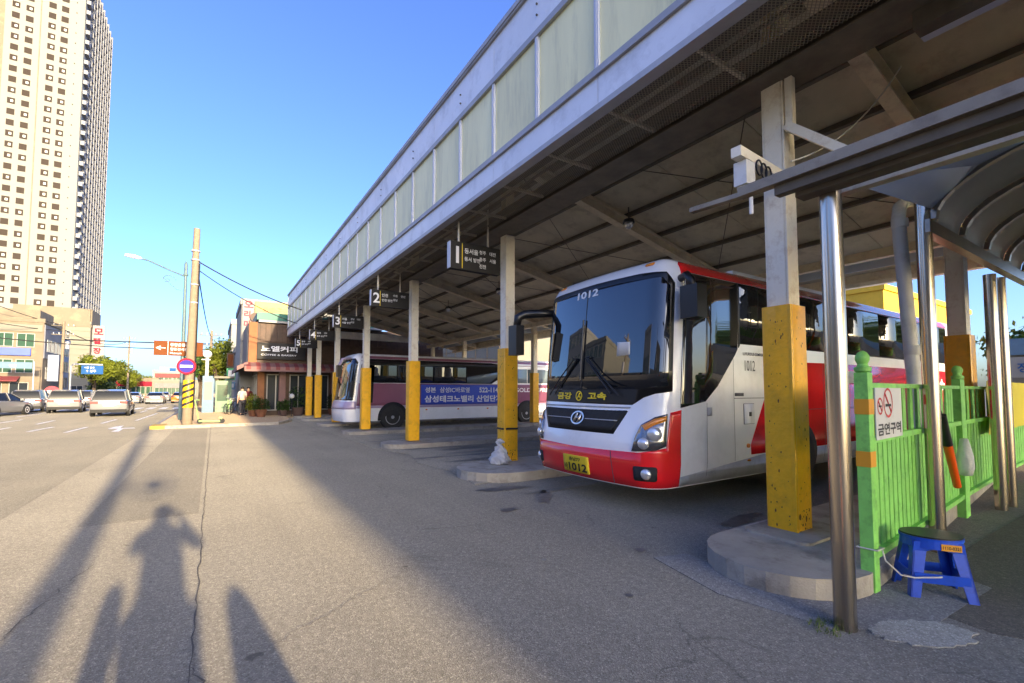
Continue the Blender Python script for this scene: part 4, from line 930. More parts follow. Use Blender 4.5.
# mirrors
m1 = obj('mirror_arm', tube(B(), [(4.80, 6.16, 2.86), (4.62, 6.36, 2.87), (4.44, 6.48, 2.86), (4.33, 6.52, 2.80), (4.30, 6.53, 2.62)], [.06, .07, .075, .075, .06], 12), 'bus_black', bus, smooth='all')
bm = B(); box(bm, 4.22, 4.38, 6.42, 6.66, 2.16, 2.66); obj('mirror_head', bm, 'bus_black', m1, bevel=.03)
m2 = obj('mirror_arm', tube(B(), [(4.98, 3.80, 2.98), (4.92, 3.62, 3.0), (4.90, 3.55, 2.92), (4.90, 3.53, 2.80)], [.05, .05, .05, .04], 12), 'bus_black', bus, smooth='all')
bm = B(); box(bm, 4.80, 4.99, 3.40, 3.64, 2.44, 2.84); obj('mirror_head', bm, 'bus_black', m2, bevel=.03)
bm = B(); box(bm, 7.0, 10.2, 4.3, 5.7, 3.29, 3.50); obj('roof_unit', bm, 'bus_white', bus, bevel=.09, smooth=True)
bm = B(); box(bm, 5.4, 6.6, 4.4, 5.6, 3.29, 3.40); obj('roof_hatch', bm, 'bus_white', bus, bevel=.04, smooth=True)

# purple coach farther down
SP = BusSurf(L=12.0, top=3.08, bow=.14, rake=.3, bot=.36)
pb, TP, patch, btext, wheel = build_bus('purple and white coach with a blue Korean banner on its side', 4.35, 19.95, SP, 'bus_white')
patch('windshield', [(-1.35, 1.2), (1.35, 1.2), (1.35, 2.7), (1.2, 2.86), (-1.2, 2.86), (-1.35, 2.7)], 'glass_dark', .010)
patch('front_band', [(-1.47, .85), (1.47, .85), (1.47, 1.15), (-1.47, 1.15)], 'lavender', .008)
patch('purple_side', [(1.48, .98), (12.2, .98), (12.2, 1.88), (1.48, 1.88)], 'purple_body', .006)
patch('fading_stripe', [(1.48, .88), (12.2, .88), (12.2, .976), (1.48, .976)], 'lavender', .006)
patch('roof_side', [(1.48, 2.76), (12.2, 2.76), (12.2, 2.98), (1.48, 2.98)], 'purple_body', .004)
patch('window_band', [(1.52, 1.90), (7.6, 1.90), (9.0, 2.70), (7.6, 2.86), (1.6, 2.86), (1.5, 2.6)], 'bus_black', .010)
xs = [1.6, 3.1, 4.7, 6.3]
for a, b in zip(xs, xs[1:]): patch('side_window', [(a + .03, 1.94), (b - .03, 1.94), (b - .03, 2.62), (a + .03, 2.62)], 'glass_dark', .014)
patch('side_window', [(6.33, 1.94), (7.5, 1.94), (8.3, 2.5), (6.33, 2.2)], 'glass_light', .014)
for a, b in ((8.1, 9.6), (9.65, 10.9), (10.95, 12.0)): patch('side_window', [(a, 1.95), (b, 1.95), (b, 2.62), (a + (.3 if a < 9 else 0), 2.62)], 'glass_light', .014)
bn = patch('banner', [(4.15, .99), (8.2, .99), (8.2, 1.84), (4.15, 1.84)], 'banner_blue', .018)
btext('성본', 4.32, 1.50, .24, .50, 'txt_white', .024, .03, bn); btext('삼성IC바로옆', 5.0, 1.50, .24, 1.45, 'txt_white', .024, .02, bn); btext('522-1149', 6.95, 1.50, .24, 1.15, 'txt_white', .024, .03, bn)
btext('삼성테크노밸리', 4.30, 1.08, .30, 2.35, 'txt_white', .024, .03, bn); btext('산업단지', 6.80, 1.08, .30, 1.33, 'txt_white', .024, .03, bn)
btext('GOLD EXPRESS', 8.9, 1.52, .2, 2.3, 'txt_white', .018, .02)
patch('wheel_arch', arch(2.95, .62), 'rubber', .012); wheel(1.9); patch('wheel_arch', arch(9.6, .62), 'rubber', .012); wheel(8.55)
for k in range(5): patch('side_light', ell(4.4 + 1.5 * k, .78, .05, .03, 10), 'lamp_orange', .012)
patch('door_window', [(1.6, 1.1), (2.1, 1.1), (2.1, 2.6), (1.6, 2.6)], 'glass_dark', .014)
pm = obj('mirror_arm', tube(B(), [(4.55, 18.75, 2.85), (4.2, 18.6, 2.8), (4.05, 18.55, 2.5)], .05, 10), 'lavender', pb, smooth='all'); bm = B(); box(bm, 3.98, 4.14, 18.42, 18.66, 2.1, 2.55); obj('mirror_head', bm, 'bus_black', pm, bevel=.03)

# clear bag of rubbish at the second column, black strap round its yellow base
bm = B(); c = (4.83, 7.72)
prof = [(.02, .0), (.17, .01), (.20, .06), (.18, .14), (.12, .22), (.07, .30), (.045, .37), (.06, .42), (.03, .48)]
lathe(bm, [(r, .165 + z) for r, z in prof], (c[0] - .15, c[1] - .02, 0), 18)
bmesh.ops.subdivide_edges(bm, edges=bm.edges[:], cuts=2, use_grid_fill=True)
for v in bm.verts:
    k = math.sin(v.co.x * 61 + v.co.z * 37) * math.cos(v.co.y * 53 - v.co.z * 29); v.co.x += .035 * k; v.co.y += .03 * math.sin(v.co.z * 47 + v.co.x * 31)
tag(obj('rubbish_bag', bm, 'plastic_bag', smooth='all'), 'clear plastic rubbish bag leaning on the second yellow column', 'bag')
bm = B(); pl_ = rrect(4.90, 5.26, 7.89, 8.21, .07, 5)
for a, b in zip(pl_, pl_[1:] + pl_[:1]): bar(bm, (*a, .80 + .02 * a[0] % .01), (*b, .80), .012, .035)
tag(obj('strap', bm, 'black_plastic'), 'black strap tied round the yellow base of the second column', 'strap')

# ------------------------------------------------------------------ utility pole, street lamp, road signs on the far pavement
up = thing('utility_pole', 'tall concrete utility pole with a yellow and black striped guard on the pavement', 'utility pole', (-0.87, 24.6, 0.12))
PX, PY = -0.87, 24.6
bm = B(); tube(bm, [(PX, PY, 0.1), (PX + .06, PY, 4), (PX + .12, PY, 8.75)], [.195, .165, .12], 16); obj('shaft', bm, 'concrete_pole', up, smooth=True)
bm = B(); lathe(bm, [(.205, .85), (.21, .9), (.205, 2.0), (.195, 2.04)], (PX + .01, PY, 0), 20); gd = obj('guard', bm, 'yellow_paint', up, smooth=True)
for k in range(4):
    bm = B(); rows = []
    for i in range(17):
        a = 2 * math.pi * i / 16; z = .95 + .27 * k + .5 * abs(i / 8 - 1) * .55 - .1; rows.append([bm.verts.new((PX + .01 + .214 * math.cos(a), PY + .214 * math.sin(a), zz)) for zz in (z, z + .12)])
    for a, b in zip(rows, rows[1:]): bm.faces.new((a[0], b[0], b[1], a[1]))
    obj('black_stripe', bm, 'stripe_black', gd)
for z in (7.3, 7.7, 6.2, 5.4):
    bm = B(); lathe(bm, [(.16, z), (.175, z + .01), (.175, z + .06), (.16, z + .07)], (PX + .1, PY, 0), 14); obj('band', bm, 'fascia_trim', up)
bm = B(); tube(bm, [(PX + .2, PY - .1, .3), (PX + .24, PY - .08, 4), (PX + .26, PY - .06, 7.2)], .03, 6); obj('cable_pipe', bm, 'black_plastic', up)
ps = thing('no_stopping_sign', 'round blue and red no stopping sign on the striped utility pole', 'sign', (PX, PY - .25, 2.6))
def disc(bm, c, r, y): tube(bm, [(c[0], y, c[1]), (c[0], y - .012, c[1])], r, 28)
bm = B(); disc(bm, (PX - .08, 2.63), .35, PY - .26); obj('red_disc', bm, 'sign_red', ps)
bm = B(); disc(bm, (PX - .08, 2.63), .27, PY - .274); obj('blue_disc', bm, 'sign_purpleblue', ps)
bm = B(); box(bm, PX - .30, PX + .14, PY - .291, PY - .287, 2.58, 2.68); obj('white_bar', bm, 'txt_white', ps)

LX, LY = -1.30, 29.0
sl = thing('street_lamp', 'dark green street lamp with a long curved arm and scroll beside the utility pole', 'street lamp', (LX, LY, 0.12))
bm = B(); tube(bm, [(LX, LY, 0.1), (LX, LY, 4), (LX, LY, 8.0)], [.11, .09, .065], 14); obj('post', bm, 'lamp_post', sl, smooth=True)
bm = B(); lathe(bm, [(.10, 7.5), (.11, 7.52), (.11, 7.6), (.08, 7.62), (.08, 8.1), (.02, 8.25)], (LX, LY, 0), 12); obj('cap', bm, 'lamp_post', sl)
bm = B(); tube(bm, [(LX, LY, 7.45), (LX - .8, LY, 7.75), (LX - 1.5, LY, 8.05), (LX - 1.85, LY, 8.12)], .04, 8); obj('arm', bm, 'lamp_post', sl)
bm = B(); tube(bm, [(LX - 1.8, LY, 8.12), (LX - 2.1, LY, 8.17), (LX - 2.45, LY, 8.2)], [.06, .11, .07], 12); obj('lamp_head', bm, 'fascia_metal', sl, smooth='all')
bm = B(); tube(bm, [(LX - .75 + .28 * math.exp(-.25 * t) * math.cos(t) * 1.3, LY, 7.2 + .33 * math.exp(-.25 * t) * math.sin(t)) for t in [i * .45 for i in range(22)]], .018, 6); tube(bm, [(LX, LY, 6.7), (LX - .35, LY, 6.75), (LX - .95, LY, 7.3)], .016, 6); obj('scroll', bm, 'lamp_post', sl)
bs = thing('direction_sign', 'brown direction sign with white lettering and arrow hung from the street lamp', 'sign', (LX - .4, LY - .15, 3.4))
bm = B(); box(bm, LX - 1.18, LX + .85, LY - .18, LY - .14, 3.35, 4.08); obj('board', bm, 'sign_brown', bs, bevel=.02)
bm = B(); box(bm, LX - .62, LX - .6, LY - .185, LY - .181, 3.38, 4.05); obj('divider', bm, 'txt_white', bs)
textobj('lettering', '←', (LX - 1.1, LY - .19, 3.62), (1, 0, 0), (0, 0, 1), .2, 'txt_white', bs, width=.4)
textobj('lettering', '종합운동장', (LX - .52, LY - .19, 3.82), (1, 0, 0), (0, 0, 1), .16, 'txt_white', bs)
textobj('lettering', '향토전시관', (LX - .52, LY - .19, 3.60), (1, 0, 0), (0, 0, 1), .15, 'txt_white', bs)
textobj('lettering', 'Museum', (LX - .52, LY - .19, 3.43), (1, 0, 0), (0, 0, 1), .10, 'txt_white', bs)
gx, gy = -.35, 41.0
gl = thing('globe_lamp', 'white post with a globe lamp standing behind the utility pole', 'street lamp', (gx, gy, .12))
bm = B(); tube(bm, [(gx, gy, .1), (gx, gy, 4.0)], .11, 12); obj('post', bm, 'white_plastic', gl)
bm = B(); tube(bm, [(gx - .35, gy, 3.9), (gx + .2, gy, 3.9)], .04, 8); obj('arm', bm, 'white_plastic', gl)
bm = B(); lathe(bm, [(.05, 3.98)] + [(.3 * math.sin(R(a)), 4.3 - .3 * math.cos(R(a))) for a in range(20, 180, 20)] + [(.01, 4.6)], (gx, gy, 0), 16); obj('globe', bm, 'white_plastic', gl, smooth='all')
# wires
def wire(p, q, sag, r, lab, n=18):
    p, q = Vector(p), Vector(q); bm = B()
    tube(bm, [p.lerp(q, i / n) - Vector((0, 0, 4 * sag * (i / n) * (1 - i / n))) for i in range(n + 1)], r, 5)
    return tag(obj('overhead_wire', bm, 'wire'), lab, 'wire', 'overhead wires')
wire((PX + .1, PY, 7.35), (5.5, 25.2, 5.3), .35, .03, 'upper overhead wire from the utility pole to the canopy end')
wire((PX + .1, PY, 7.0), (5.5, 27.2, 4.9), .5, .022, 'lower overhead wire from the utility pole to the canopy end')
wire((-60, 95, 11), (20, 80, 9.5), 1.5, .09, 'long overhead wire crossing the sky left of the utility pole')
wire((-30, 68, 8.6), (2.2, 62, 6.4), 1.0, .05, 'dark overhead wire crossing above the street beside the brown sign')
wire((-26, 70, 14.6), (-15.6, 78, 9.7), .8, .04, 'overhead wire over the beige shop building')
wire((-30, 66, 12.0), (-15.6, 78, 9.0), .9, .04, 'lower overhead wire over the beige shop building')
wire((-15.6, 78, 9.2), (-14, 118, 11.5), 1.2, .05, 'overhead wire along the left pavement')
wire((PX + .1, PY, 7.6), (-.2, 60, 7.5), .8, .03, 'overhead wire running up the street from the utility pole')
wire((-.2, 60, 7.3), (3.5, 44, 6.0), .9, .025, 'loose service wire behind the utility pole')
wire((-.2, 60, 6.9), (3.8, 50, 5.0), .9, .025, 'loose lower service wire behind the utility pole')
def small_pole(x, y, h, lab, arms=2):
    u = thing('utility_pole', lab, 'utility pole', (x, y, .1)); bm = B(); tube(bm, [(x, y, .1), (x, y, h)], [.2, .13], 10); obj('shaft', bm, 'concrete_pole', u, smooth=True)
    for k in range(arms):
        bm = B(); box(bm, x - 1.1, x + 1.1, y - .05, y + .05, h - .6 - 1.1 * k, h - .5 - 1.1 * k)
        obj('crossarm', bm, 'dark_steel', u)
        for dx in (-.9, -.4, .4, .9):
            bm = B(); lathe(bm, [(.03, 0), (.06, .05), (.03, .1), (.06, .15), (.02, .2)], (x + dx, y, h - .5 - 1.1 * k), 8); obj('insulator', bm, 'white_plastic', u)
    if arms > 1:
        bm = B(); tube(bm, [(x + .4, y, h - 3.4), (x + .4, y, h - 2.5)], .22, 10); obj('transformer', bm, 'fascia_trim', u)
small_pole(-15.6, 78, 10.2, 'concrete utility pole with cross arms in front of the cream block on the left')
small_pole(-.2, 60, 8.2, 'distant utility pole seen just right of the striped pole')
small_pole(-14.0, 118, 12.5, 'distant utility pole behind the yellow green street trees')

# ------------------------------------------------------------------ trees
def tree(x, y, h, cr, lab, m='leaf_green', n=2600, leaf=.16, trunk=.35, kind='tree', z0=.1, squash=.85):
    t = thing(kind, lab, 'tree', (x, y, z0)); rnd = random.Random(int(x * 91 + y * 17))
    th = h * trunk; bm = B(); tube(bm, [(x, y, z0 - .05), (x + .05, y, th), (x, y + .1, h * .75)], [cr * .09 + .04, cr * .06 + .03, .03], 8)
    for k in range(6):
        a = k * 1.05 + rnd.random(); l = cr * rnd.uniform(.5, .8); tube(bm, [(x, y, th * rnd.uniform(.8, 1.2)), (x + math.cos(a) * l * .5, y + math.sin(a) * l * .5, th + (h - th) * .35), (x + math.cos(a) * l, y + math.sin(a) * l, th + (h - th) * rnd.uniform(.45, .8))], [.05 * cr, .035 * cr, .012], 5)
    obj('trunk', bm, 'bark', t)
    V = []; F = []; cl = []
    for k in range(26):
        u = Vector((rnd.gauss(0, 1), rnd.gauss(0, 1), rnd.gauss(0, 1))).normalized() * rnd.uniform(.35, .95)
        cl.append((Vector((x + u.x * cr * .8, y + u.y * cr * .8, (h + th) / 2 + u.z * (h - th) * .42 * squash)), cr * rnd.uniform(.22, .42)))
    for k in range(n):
        c, r = rnd.choice(cl); d = Vector((rnd.gauss(0, 1), rnd.gauss(0, 1), rnd.gauss(0, 1))).normalized(); p = c + d * r * rnd.uniform(.5, 1.1)
        a = Vector((rnd.gauss(0, 1), rnd.gauss(0, 1), rnd.gauss(0, 1))).normalized() * leaf * rnd.uniform(.6, 1.3); b = a.cross(d + Vector((.1, .2, .3))).normalized() * leaf * rnd.uniform(.4, .8)
        i = len(V); V += [p - a * .5, p + b * .5, p + a * .5, p - b * .5]; F.append((i, i + 1, i + 2, i + 3))
    me = bpy.data.meshes.new('crown'); me.from_pydata(V, [], F); me.transform(INV[t.name]); me.materials.append(MATS[m]); link('crown', me, t)
    return t
tree(-15.3, 95, 7.4, 3.1, 'yellow green street tree behind the blue road sign', 'leaf_yellow', 3600, .4)
tree(-14.6, 106, 7.6, 3.2, 'yellow green street tree, second along the left pavement', 'leaf_yellow', 3200, .4)
tree(-14.2, 122, 6.4, 2.8, 'smaller yellow green tree farther along the left pavement', 'leaf_yellow', 2600, .4)
tree(-14.6, 98, 4.2, 2.6, 'low dark round tree under the yellow green street trees', 'leaf_dark', 2600, .35, .1)
tree(-13.0, 140, 5.4, 2.6, 'most distant yellow green tree at the street end', 'leaf_yellow', 2000, .4)
tree(.5, 52, 7.0, 2.1, 'yellow green tree behind the globe lamp', 'leaf_yellow', 3600, .28, .25)
tree(-1.0, 56, 6.6, 1.8, 'dark green tree showing between the lamp post and utility pole', 'leaf_green', 2600, .28, .3)
tree(27, 37.5, 7.2, 3.0, 'green tree behind the canopy between the second column and the bus', 'leaf_yellow', 4200, .34, .15)
tree(25.5, 3.6, 5.4, 2.3, 'bushy green tree behind the steel fence on the right', 'leaf_green', 6000, .22, .1)
tree(29.5, 2.0, 6.4, 2.8, 'larger bushy tree at the right edge behind the white building', 'leaf_yellow', 5000, .25, .1)

# ------------------------------------------------------------------ buildings
def win_proto(w, h, fm, pm, mull=1, deep=.12):
    bm = B(); fr = .06 if w < 2.5 else .08
    box(bm, -w / 2, w / 2, -.03, .03, 0, fr); box(bm, -w / 2, w / 2, -.03, .03, h - fr, h)
    for i in range(mull + 2):
        x = -w / 2 + fr / 2 + (w - fr) * i / (mull + 1); box(bm, x - fr / 2, x + fr / 2, -.03, .03, fr, h - fr)
    f = mesh_of(bm, fm); bm = B(); box(bm, -w / 2 + .01, w / 2 - .01, .0, .02, .01, h - .01); return f, mesh_of(bm, pm)
def put_win(proto, parent, p, rz, name='window'):
    """proto meshes face -Y at rz=0; p in world"""
    M = INV[root_of(parent).name]; o = bpy.data.objects.new(name, proto[0]); COL.objects.link(o); o.parent = parent; o.location = M @ Vector(p); o.rotation_euler = (0, 0, rz)
    g = bpy.data.objects.new('pane', proto[1]); COL.objects.link(g); g.parent = o
    return o
def block(name, lab, x0, x1, y0, y1, h, m, roof='roof_grey', z0=.1, parapet=.5, cat='building'):
    b = thing(name, lab, cat, ((x0 + x1) / 2, (y0 + y1) / 2, z0)); bm = B(); box(bm, x0, x1, y0, y1, z0 - .1, h); obj('wall', bm, m, b)
    bm = B()
    for a in ((x0 - .08, x1 + .08, y0 - .08, y0 + .15), (x0 - .08, x1 + .08, y1 - .15, y1 + .08), (x0 - .08, x0 + .15, y0 + .152, y1 - .152), (x1 - .15, x1 + .08, y0 + .152, y1 - .152)): box(bm, *a, h + .003, h + parapet)
    obj('parapet', bm, m, b); return b
def grid_win(b, proto, face, u0, u1, zs, n, plane, name='window'):
    for z in zs:
        for k in range(n):
            u = u0 + (u1 - u0) * (k + .5) / n
            if face == '-Y': put_win(proto, b, (u, plane - .02, z), 0, name)
            elif face == '+X': put_win(proto, b, (plane + .02, u, z), math.pi / 2, name)
            elif face == '-X': put_win(proto, b, (plane - .02, u, z), -math.pi / 2, name)
W1 = win_proto(1.5, 1.6, 'window_frame', 'pane_green', 1); W2 = win_proto(1.1, 1.5, 'window_frame', 'pane', 1); WD = win_proto(1.6, 2.3, 'window_frame', 'pane', 1); WS = win_proto(1.0, 1.2, 'window_frame', 'pane', 0)
# beige three-storey shop building at the left edge
sb = block('shop_building', 'beige three storey shop building with a blue sign band at the left edge', -29, -17, 76.5, 84, 9.7, 'wall_beige')
bm = B(); box(bm, -17.02, -16.9, 76.6, 84, 5.5, 9.5); obj('shade_grey_side', bm, 'wall_shade_grey', sb)  # shaded street side, its shade put into a grey layer
bm = B(); box(bm, -24, -17.6, 77.4, 83, 9.7, 11.3); obj('stair_house', bm, 'wall_beige', sb)
bm = B(); box(bm, -29, -17.1, 76.38, 76.48, 8.6, 9.4); obj('band', bm, 'wall_cream', sb)
grid_win(sb, W1, '-Y', -26.5, -17.6, (6.75, 3.7), 5, 76.48); grid_win(sb, W2, '+X', 77.2, 83.6, (6.3,), 4, -16.88); grid_win(sb, W2, '+X', 77.2, 83.6, (3.0,), 3, -17)
grid_win(sb, WD, '-Y', -26.5, -17.8, (.3,), 4, 76.48, 'shop_window')
sgn = thing('shop_sign', 'long dark blue sign with white lettering on the beige shop building', 'sign', (-22.5, 76.3, 5)); bm = B(); box(bm, -28.5, -18.0, 76.2, 76.42, 5.75, 6.6); obj('board', bm, 'banner_blue', sgn)
textobj('lettering', '한마음 부동산 컨설팅', (-25.0, 76.18, 5.95), (1, 0, 0), (0, 0, 1), .42, 'txt_white', sgn, bold=.03)
aw = thing('awning', 'red awning over the shop front of the beige building', 'awning', (-22, 76, 2.8)); bm = B(); extr(bm, [(0, 0), (1.1, -.5), (1.1, -.6), (0, -.05)], (-26, 76.4, 3.3), (0, -1, 0), (0, 0, 1), (1, 0, 0), 7.2); obj('canvas', bm, 'awning_red', aw)
bsn = thing('road_sign', 'small blue and white sign in front of the beige shop building', 'sign', (-19.2, 76, .1)); bm = B(); tube(bm, [(-16.9, 73, .1), (-16.9, 73, 4.9)], .05, 8); obj('post', bm, 'fascia_metal', bsn); bm = B(); box(bm, -19.6, -17.0, 72.8, 72.84, 4.1, 4.8); obj('board', bm, 'kiosk_blue', bsn); textobj('lettering', '병원', (-18.8, 72.79, 4.25), (1, 0, 0), (0, 0, 1), .3, 'txt_white', bsn, bold=.02)
vs_ = thing('shop_sign', 'white vertical signboard on the shaded grey side of the beige building', 'sign', (-16.6, 78, 3)); bm = B(); box(bm, -16.88, -15.9, 78.0, 78.25, 2.8, 6.0); obj('board', bm, 'wall_bluegrey', vs_)
for k in range(4): textobj('lettering', '부동산뱅크'[k], (-16.6, 77.98, 5.3 - .7 * k), (1, 0, 0), (0, 0, 1), .38, 'txt_white', vs_)
rs = thing('shop_sign', 'round red and white shop sign at the foot of the shaded grey side wall', 'sign', (-15.8, 78.5, 1)); bm = B(); tube(bm, [(-16.2, 77.2, 1.5), (-16.2, 77.1, 1.5)], .7, 20); obj('board', bm, 'sign_pink', rs); textobj('lettering', '족발', (-16.7, 77.08, 1.3), (1, 0, 0), (0, 0, 1), .4, 'txt_white', rs, bold=.02)
gb = block('shop_building', 'blue grey narrow building between the beige shop and the cream block', -21, -17.3, 85, 90, 8.3, 'wall_bluegrey'); grid_win(gb, W2, '-Y', -20.6, -17.6, (2.0, 4.2, 6.4), 2, 85); grid_win(gb, W2, '+X', 85.5, 89.5, (2.0, 4.2, 6.4), 3, -17.3)
# cream block with red vertical sign
cb = block('office_block', 'cream tiled block with a red vertical sign in front of the tower', -29, -19.0, 113, 121, 13.8, 'wall_cream'); bm = B(); box(bm, -29.1, -19.1, 112.9, 113.3, 13.3, 16.6); box(bm, -19.4, -18.9, 113.31, 121, 13.3, 16.6); obj('rooftop_screen', bm, 'wall_beige', cb)
for z in [1.5 + 1.1 * k for k in range(11)]:
    bm = B(); box(bm, -29, -19.02, 112.93, 112.985, z, z + .06); obj('tile_joint', bm, 'wall_beige', cb)
grid_win(cb, W2, '-Y', -24.5, -21.5, (2.2, 5.2, 8.2, 11.0), 2, 112.98); grid_win(cb, W2, '+X', 114.5, 120, (2, 5, 8), 3, -19.0); grid_win(cb, WD, '-Y', -23.5, -19.5, (.3,), 2, 112.98, 'shop_window')
rv = thing('shop_sign', 'red and white vertical sign on the side of the cream block', 'sign', (-18.5, 114, 8)); bm = B(); box(bm, -18.95, -17.2, 114.3, 114.6, 7.6, 13.8); obj('board', bm, 'wall_white', rv)
for k, ch in enumerate('모텔장'): textobj('lettering', ch, (-18.75, 114.28, 12.1 - 1.8 * k), (1, 0, 0), (0, 0, 1), 1.2, 'sign_red', rv, bold=.04)
# apartment tower
TW = thing('apartment_tower', 'very tall cream apartment tower with its shaded balcony side in grey', 'tower', (-39, 186, 0)); TX1, TX0, TY0, TY1, TH = -32.6, -48.0, 169.0, 205.0, 124.0
bm = B(); box(bm, TX0, TX1, TY0, TY1, 0, TH); obj('wall', bm, 'wall_tower', TW)
bm = B(); box(bm, TX1 - .5, TX1 + .05, TY0 + .8, TY1, 0, TH - .5); obj('shaded_side', bm, 'tower_shade_grey', TW)  # side turned from the sun, shade coloured in as darker grey
bm = B(); box(bm, TX0 - 6, TX0 - .01, TY0 + 1, TY1, 0, TH + 4); obj('orange_wing', bm, 'wall_beige', TW)
bm = B(); box(bm, -41.4, -41.2, TY0 - .12, TY0 - .003, 0, TH); obj('drain_strip', bm, 'wall_beige', TW)
wt = win_proto(1.45, 1.55, 'window_brown', 'window_brown', 1); bl_ = mesh_of(box(B(), -.1, .4, -.045, -.035, .45, 1.05), 'blind'); bl2 = mesh_of(box(B(), -.6, -.1, -.045, -.035, .2, 1.6), 'window_brown'); trng = random.Random(5)
FH = 2.9; nf = int(TH / FH)
for f in range(nf):
    for x in (-46.0, -43.4, -39.1, -36.6):
        w = put_win(wt, TW, (x, TY0 - .04, .9 + FH * f), 0)
        if trng.random() < .6: bpy_o = bpy.data.objects.new('blind', bl_); COL.objects.link(bpy_o); bpy_o.parent = w
bm = B()
for f in range(nf):
    box(bm, -34.4, -34.2, TY0 - .08, TY0 - .004, 1.6 + FH * f, 1.9 + FH * f)
vn = obj('vents', bm, 'window_brown', TW); vn['kind'] = 'stuff'
bm = B(); bmp = B()
for f in range(nf):
    z = FH * f; box(bm, TX1 + .06, TX1 + .9, TY0 + 1.0, TY0 + 3.2, z + .2, z + 1.3)
    box(bm, TX1 + .055, TX1 + .5, TY0 + 4.0, TY1 - .3, z + .0, z + .35)
    for k in range(9):
        y = TY0 + 4.6 + 3.4 * k; box(bmp, TX1 + .06, TX1 + .12, y, y + 2.5, z + 1.0, z + 2.6)
for k in range(10):
    y = TY0 + 4.2 + 3.4 * k; box(bm, TX1 + .06, TX1 + .62, y - .18, y + .1, 0, TH - 1)
o_ = obj('balconies', bm, 'tower_band', TW); o_['kind'] = 'stuff'; o_ = obj('side_panes', bmp, 'pane', TW); o_['kind'] = 'stuff'
bm = B(); box(bm, TX1 - 9, TX1 - 2, TY0 + 8, TY0 + 20, TH, TH + 5); obj('lift_house', bm, 'wall_cream', TW)

# blue overhead road sign, blue board above the lane
bsg = thing('road_sign', 'blue overhead road sign in front of the yellow green trees', 'sign', (-13.5, 86, .1)); bm = B(); tube(bm, [(-16.3, 86, .1), (-16.3, 86, 5.0), (-16.0, 86, 5.3), (-13, 86, 5.3)], .09, 8); obj('post', bm, 'fascia_metal', bsg); bm = B(); box(bm, -15.2, -12.9, 85.8, 85.86, 3.95, 5.15); obj('board', bm, 'sign_blue', bsg)
textobj('lettering', '시청 충주', (-14.9, 85.78, 4.72), (1, 0, 0), (0, 0, 1), .26, 'txt_white', bsg); textobj('lettering', '↑ 청주', (-14.7, 85.78, 4.2), (1, 0, 0), (0, 0, 1), .35, 'txt_white', bsg)
sm = thing('road_sign', 'small white and blue sign hanging over the road below the brown sign', 'sign', (-4, 62, 4)); bm = B(); box(bm, -4.75, -3.95, 62, 62.05, 3.72, 3.98); obj('board', bm, 'fascia_trim', sm); bm = B(); box(bm, -3.9, -3.35, 62, 62.05, 3.72, 4.05); obj('blue_board', bm, 'sign_blue', sm); bm = B(); tube(bm, [(-4.8, 62.1, 4.12), (.6, 62.1, 4.18), (.6, 62.1, .1)], .04, 6); obj('gantry', bm, 'fascia_trim', sm)

# distant low buildings across the end of the street
def far_building(x0, x1, y0, y1, h, m, lab, nw=4, floors=(1.2,), sign=None):
    b = block('distant_building', lab, x0, x1, y0, y1, h, m); b['group'] = 'distant buildings along the street'
    grid_win(b, W1, '-Y', x0 + .5, x1 - .5, floors, nw, y0)
    if sign: bm = B(); box(bm, x0 + .4, x1 - .4, y0 - .25, y0 - .03, h - 1.3, h - .3); obj('sign_band', bm, sign, b)
    return b
far_building(-10.7, -2.5, 124, 132, 3.6, 'wall_cream', 'low cream building with a dark roof band closing the street', 5, (.9,), 'roof_grey')
far_building(-17.5, -10, 128, 136, 4.0, 'wall_beige', 'distant tan building with a red sign band behind the cars', 4, (1.0,), 'sign_red')
far_building(-27, -18.5, 145, 152, 4.6, 'wall_white', 'distant white low building left of the tan one', 4, (1.0,), 'signboard_yellow')
far_building(-36, -20, 130, 142, 6.5, 'wall_cream', 'two storey cream building behind the left street trees', 6, (1.0, 3.6), 'sign_blue')
far_building(-12, -6, 140, 150, 6.2, 'wall_white', 'distant white two storey building beyond the cream one', 3, (1.2, 3.8), 'awning_red')
far_building(-60, -40, 80, 95, 9, 'wall_white', 'white building behind the beige shop building', 6, (1, 4, 7))

# cafe on the corner
cf = thing('cafe_building', 'two storey corner cafe with a black sign, striped awning and brown cladding', 'building', (6, 34, .1))
bm = B(); box(bm, 2.3, 14, 31.6, 40, .12, 3.0); obj('ground_floor', bm, 'brown_wood', cf)
bm = B(); box(bm, 1.75, 14, 30.95, 40, 3.0, 5.6); obj('upper_wall', bm, 'brown_wood', cf)
bm = B(); box(bm, 1.72, 2.15, 30.90, 31.3, 2.98, 5.62); obj('corner_block', bm, 'orange_wall', cf)  # orange-brown block round the upper wall corner
for k in range(34):
    y = 31.4 + .25 * k; bm = B(); box(bm, 1.68, 1.745, y, y + .2, 3.0, 5.6); obj('cladding_board', bm, 'roof_grey', cf)
for k in range(26):
    x = 2.3 + .3 * k; bm = B(); box(bm, x, x + .24, 30.88, 30.945, 4.5, 5.55); obj('cladding_board', bm, 'brown_wood', cf)
bm = B(); extr(bm, [(0, 0), (.75, -.28), (.75, -.55), (.7, -.55), (0, -.2)], (1.5, 30.9, 3.25), (0, -1, 0), (0, 0, 1), (1, 0, 0), 9.5); obj('awning', bm, 'awning_pink', cf)
for k in range(19):
    bm = B(); x = 1.6 + .5 * k; extr(bm, [(0.0, .005), (.755, -.275), (.755, -.45), (.757, -.45), (.757, -.272), (0, .01)], (x, 30.9, 3.25), (0, -1, 0), (0, 0, 1), (1, 0, 0), .22); obj('awning_stripe', bm, 'awning_red', cf)
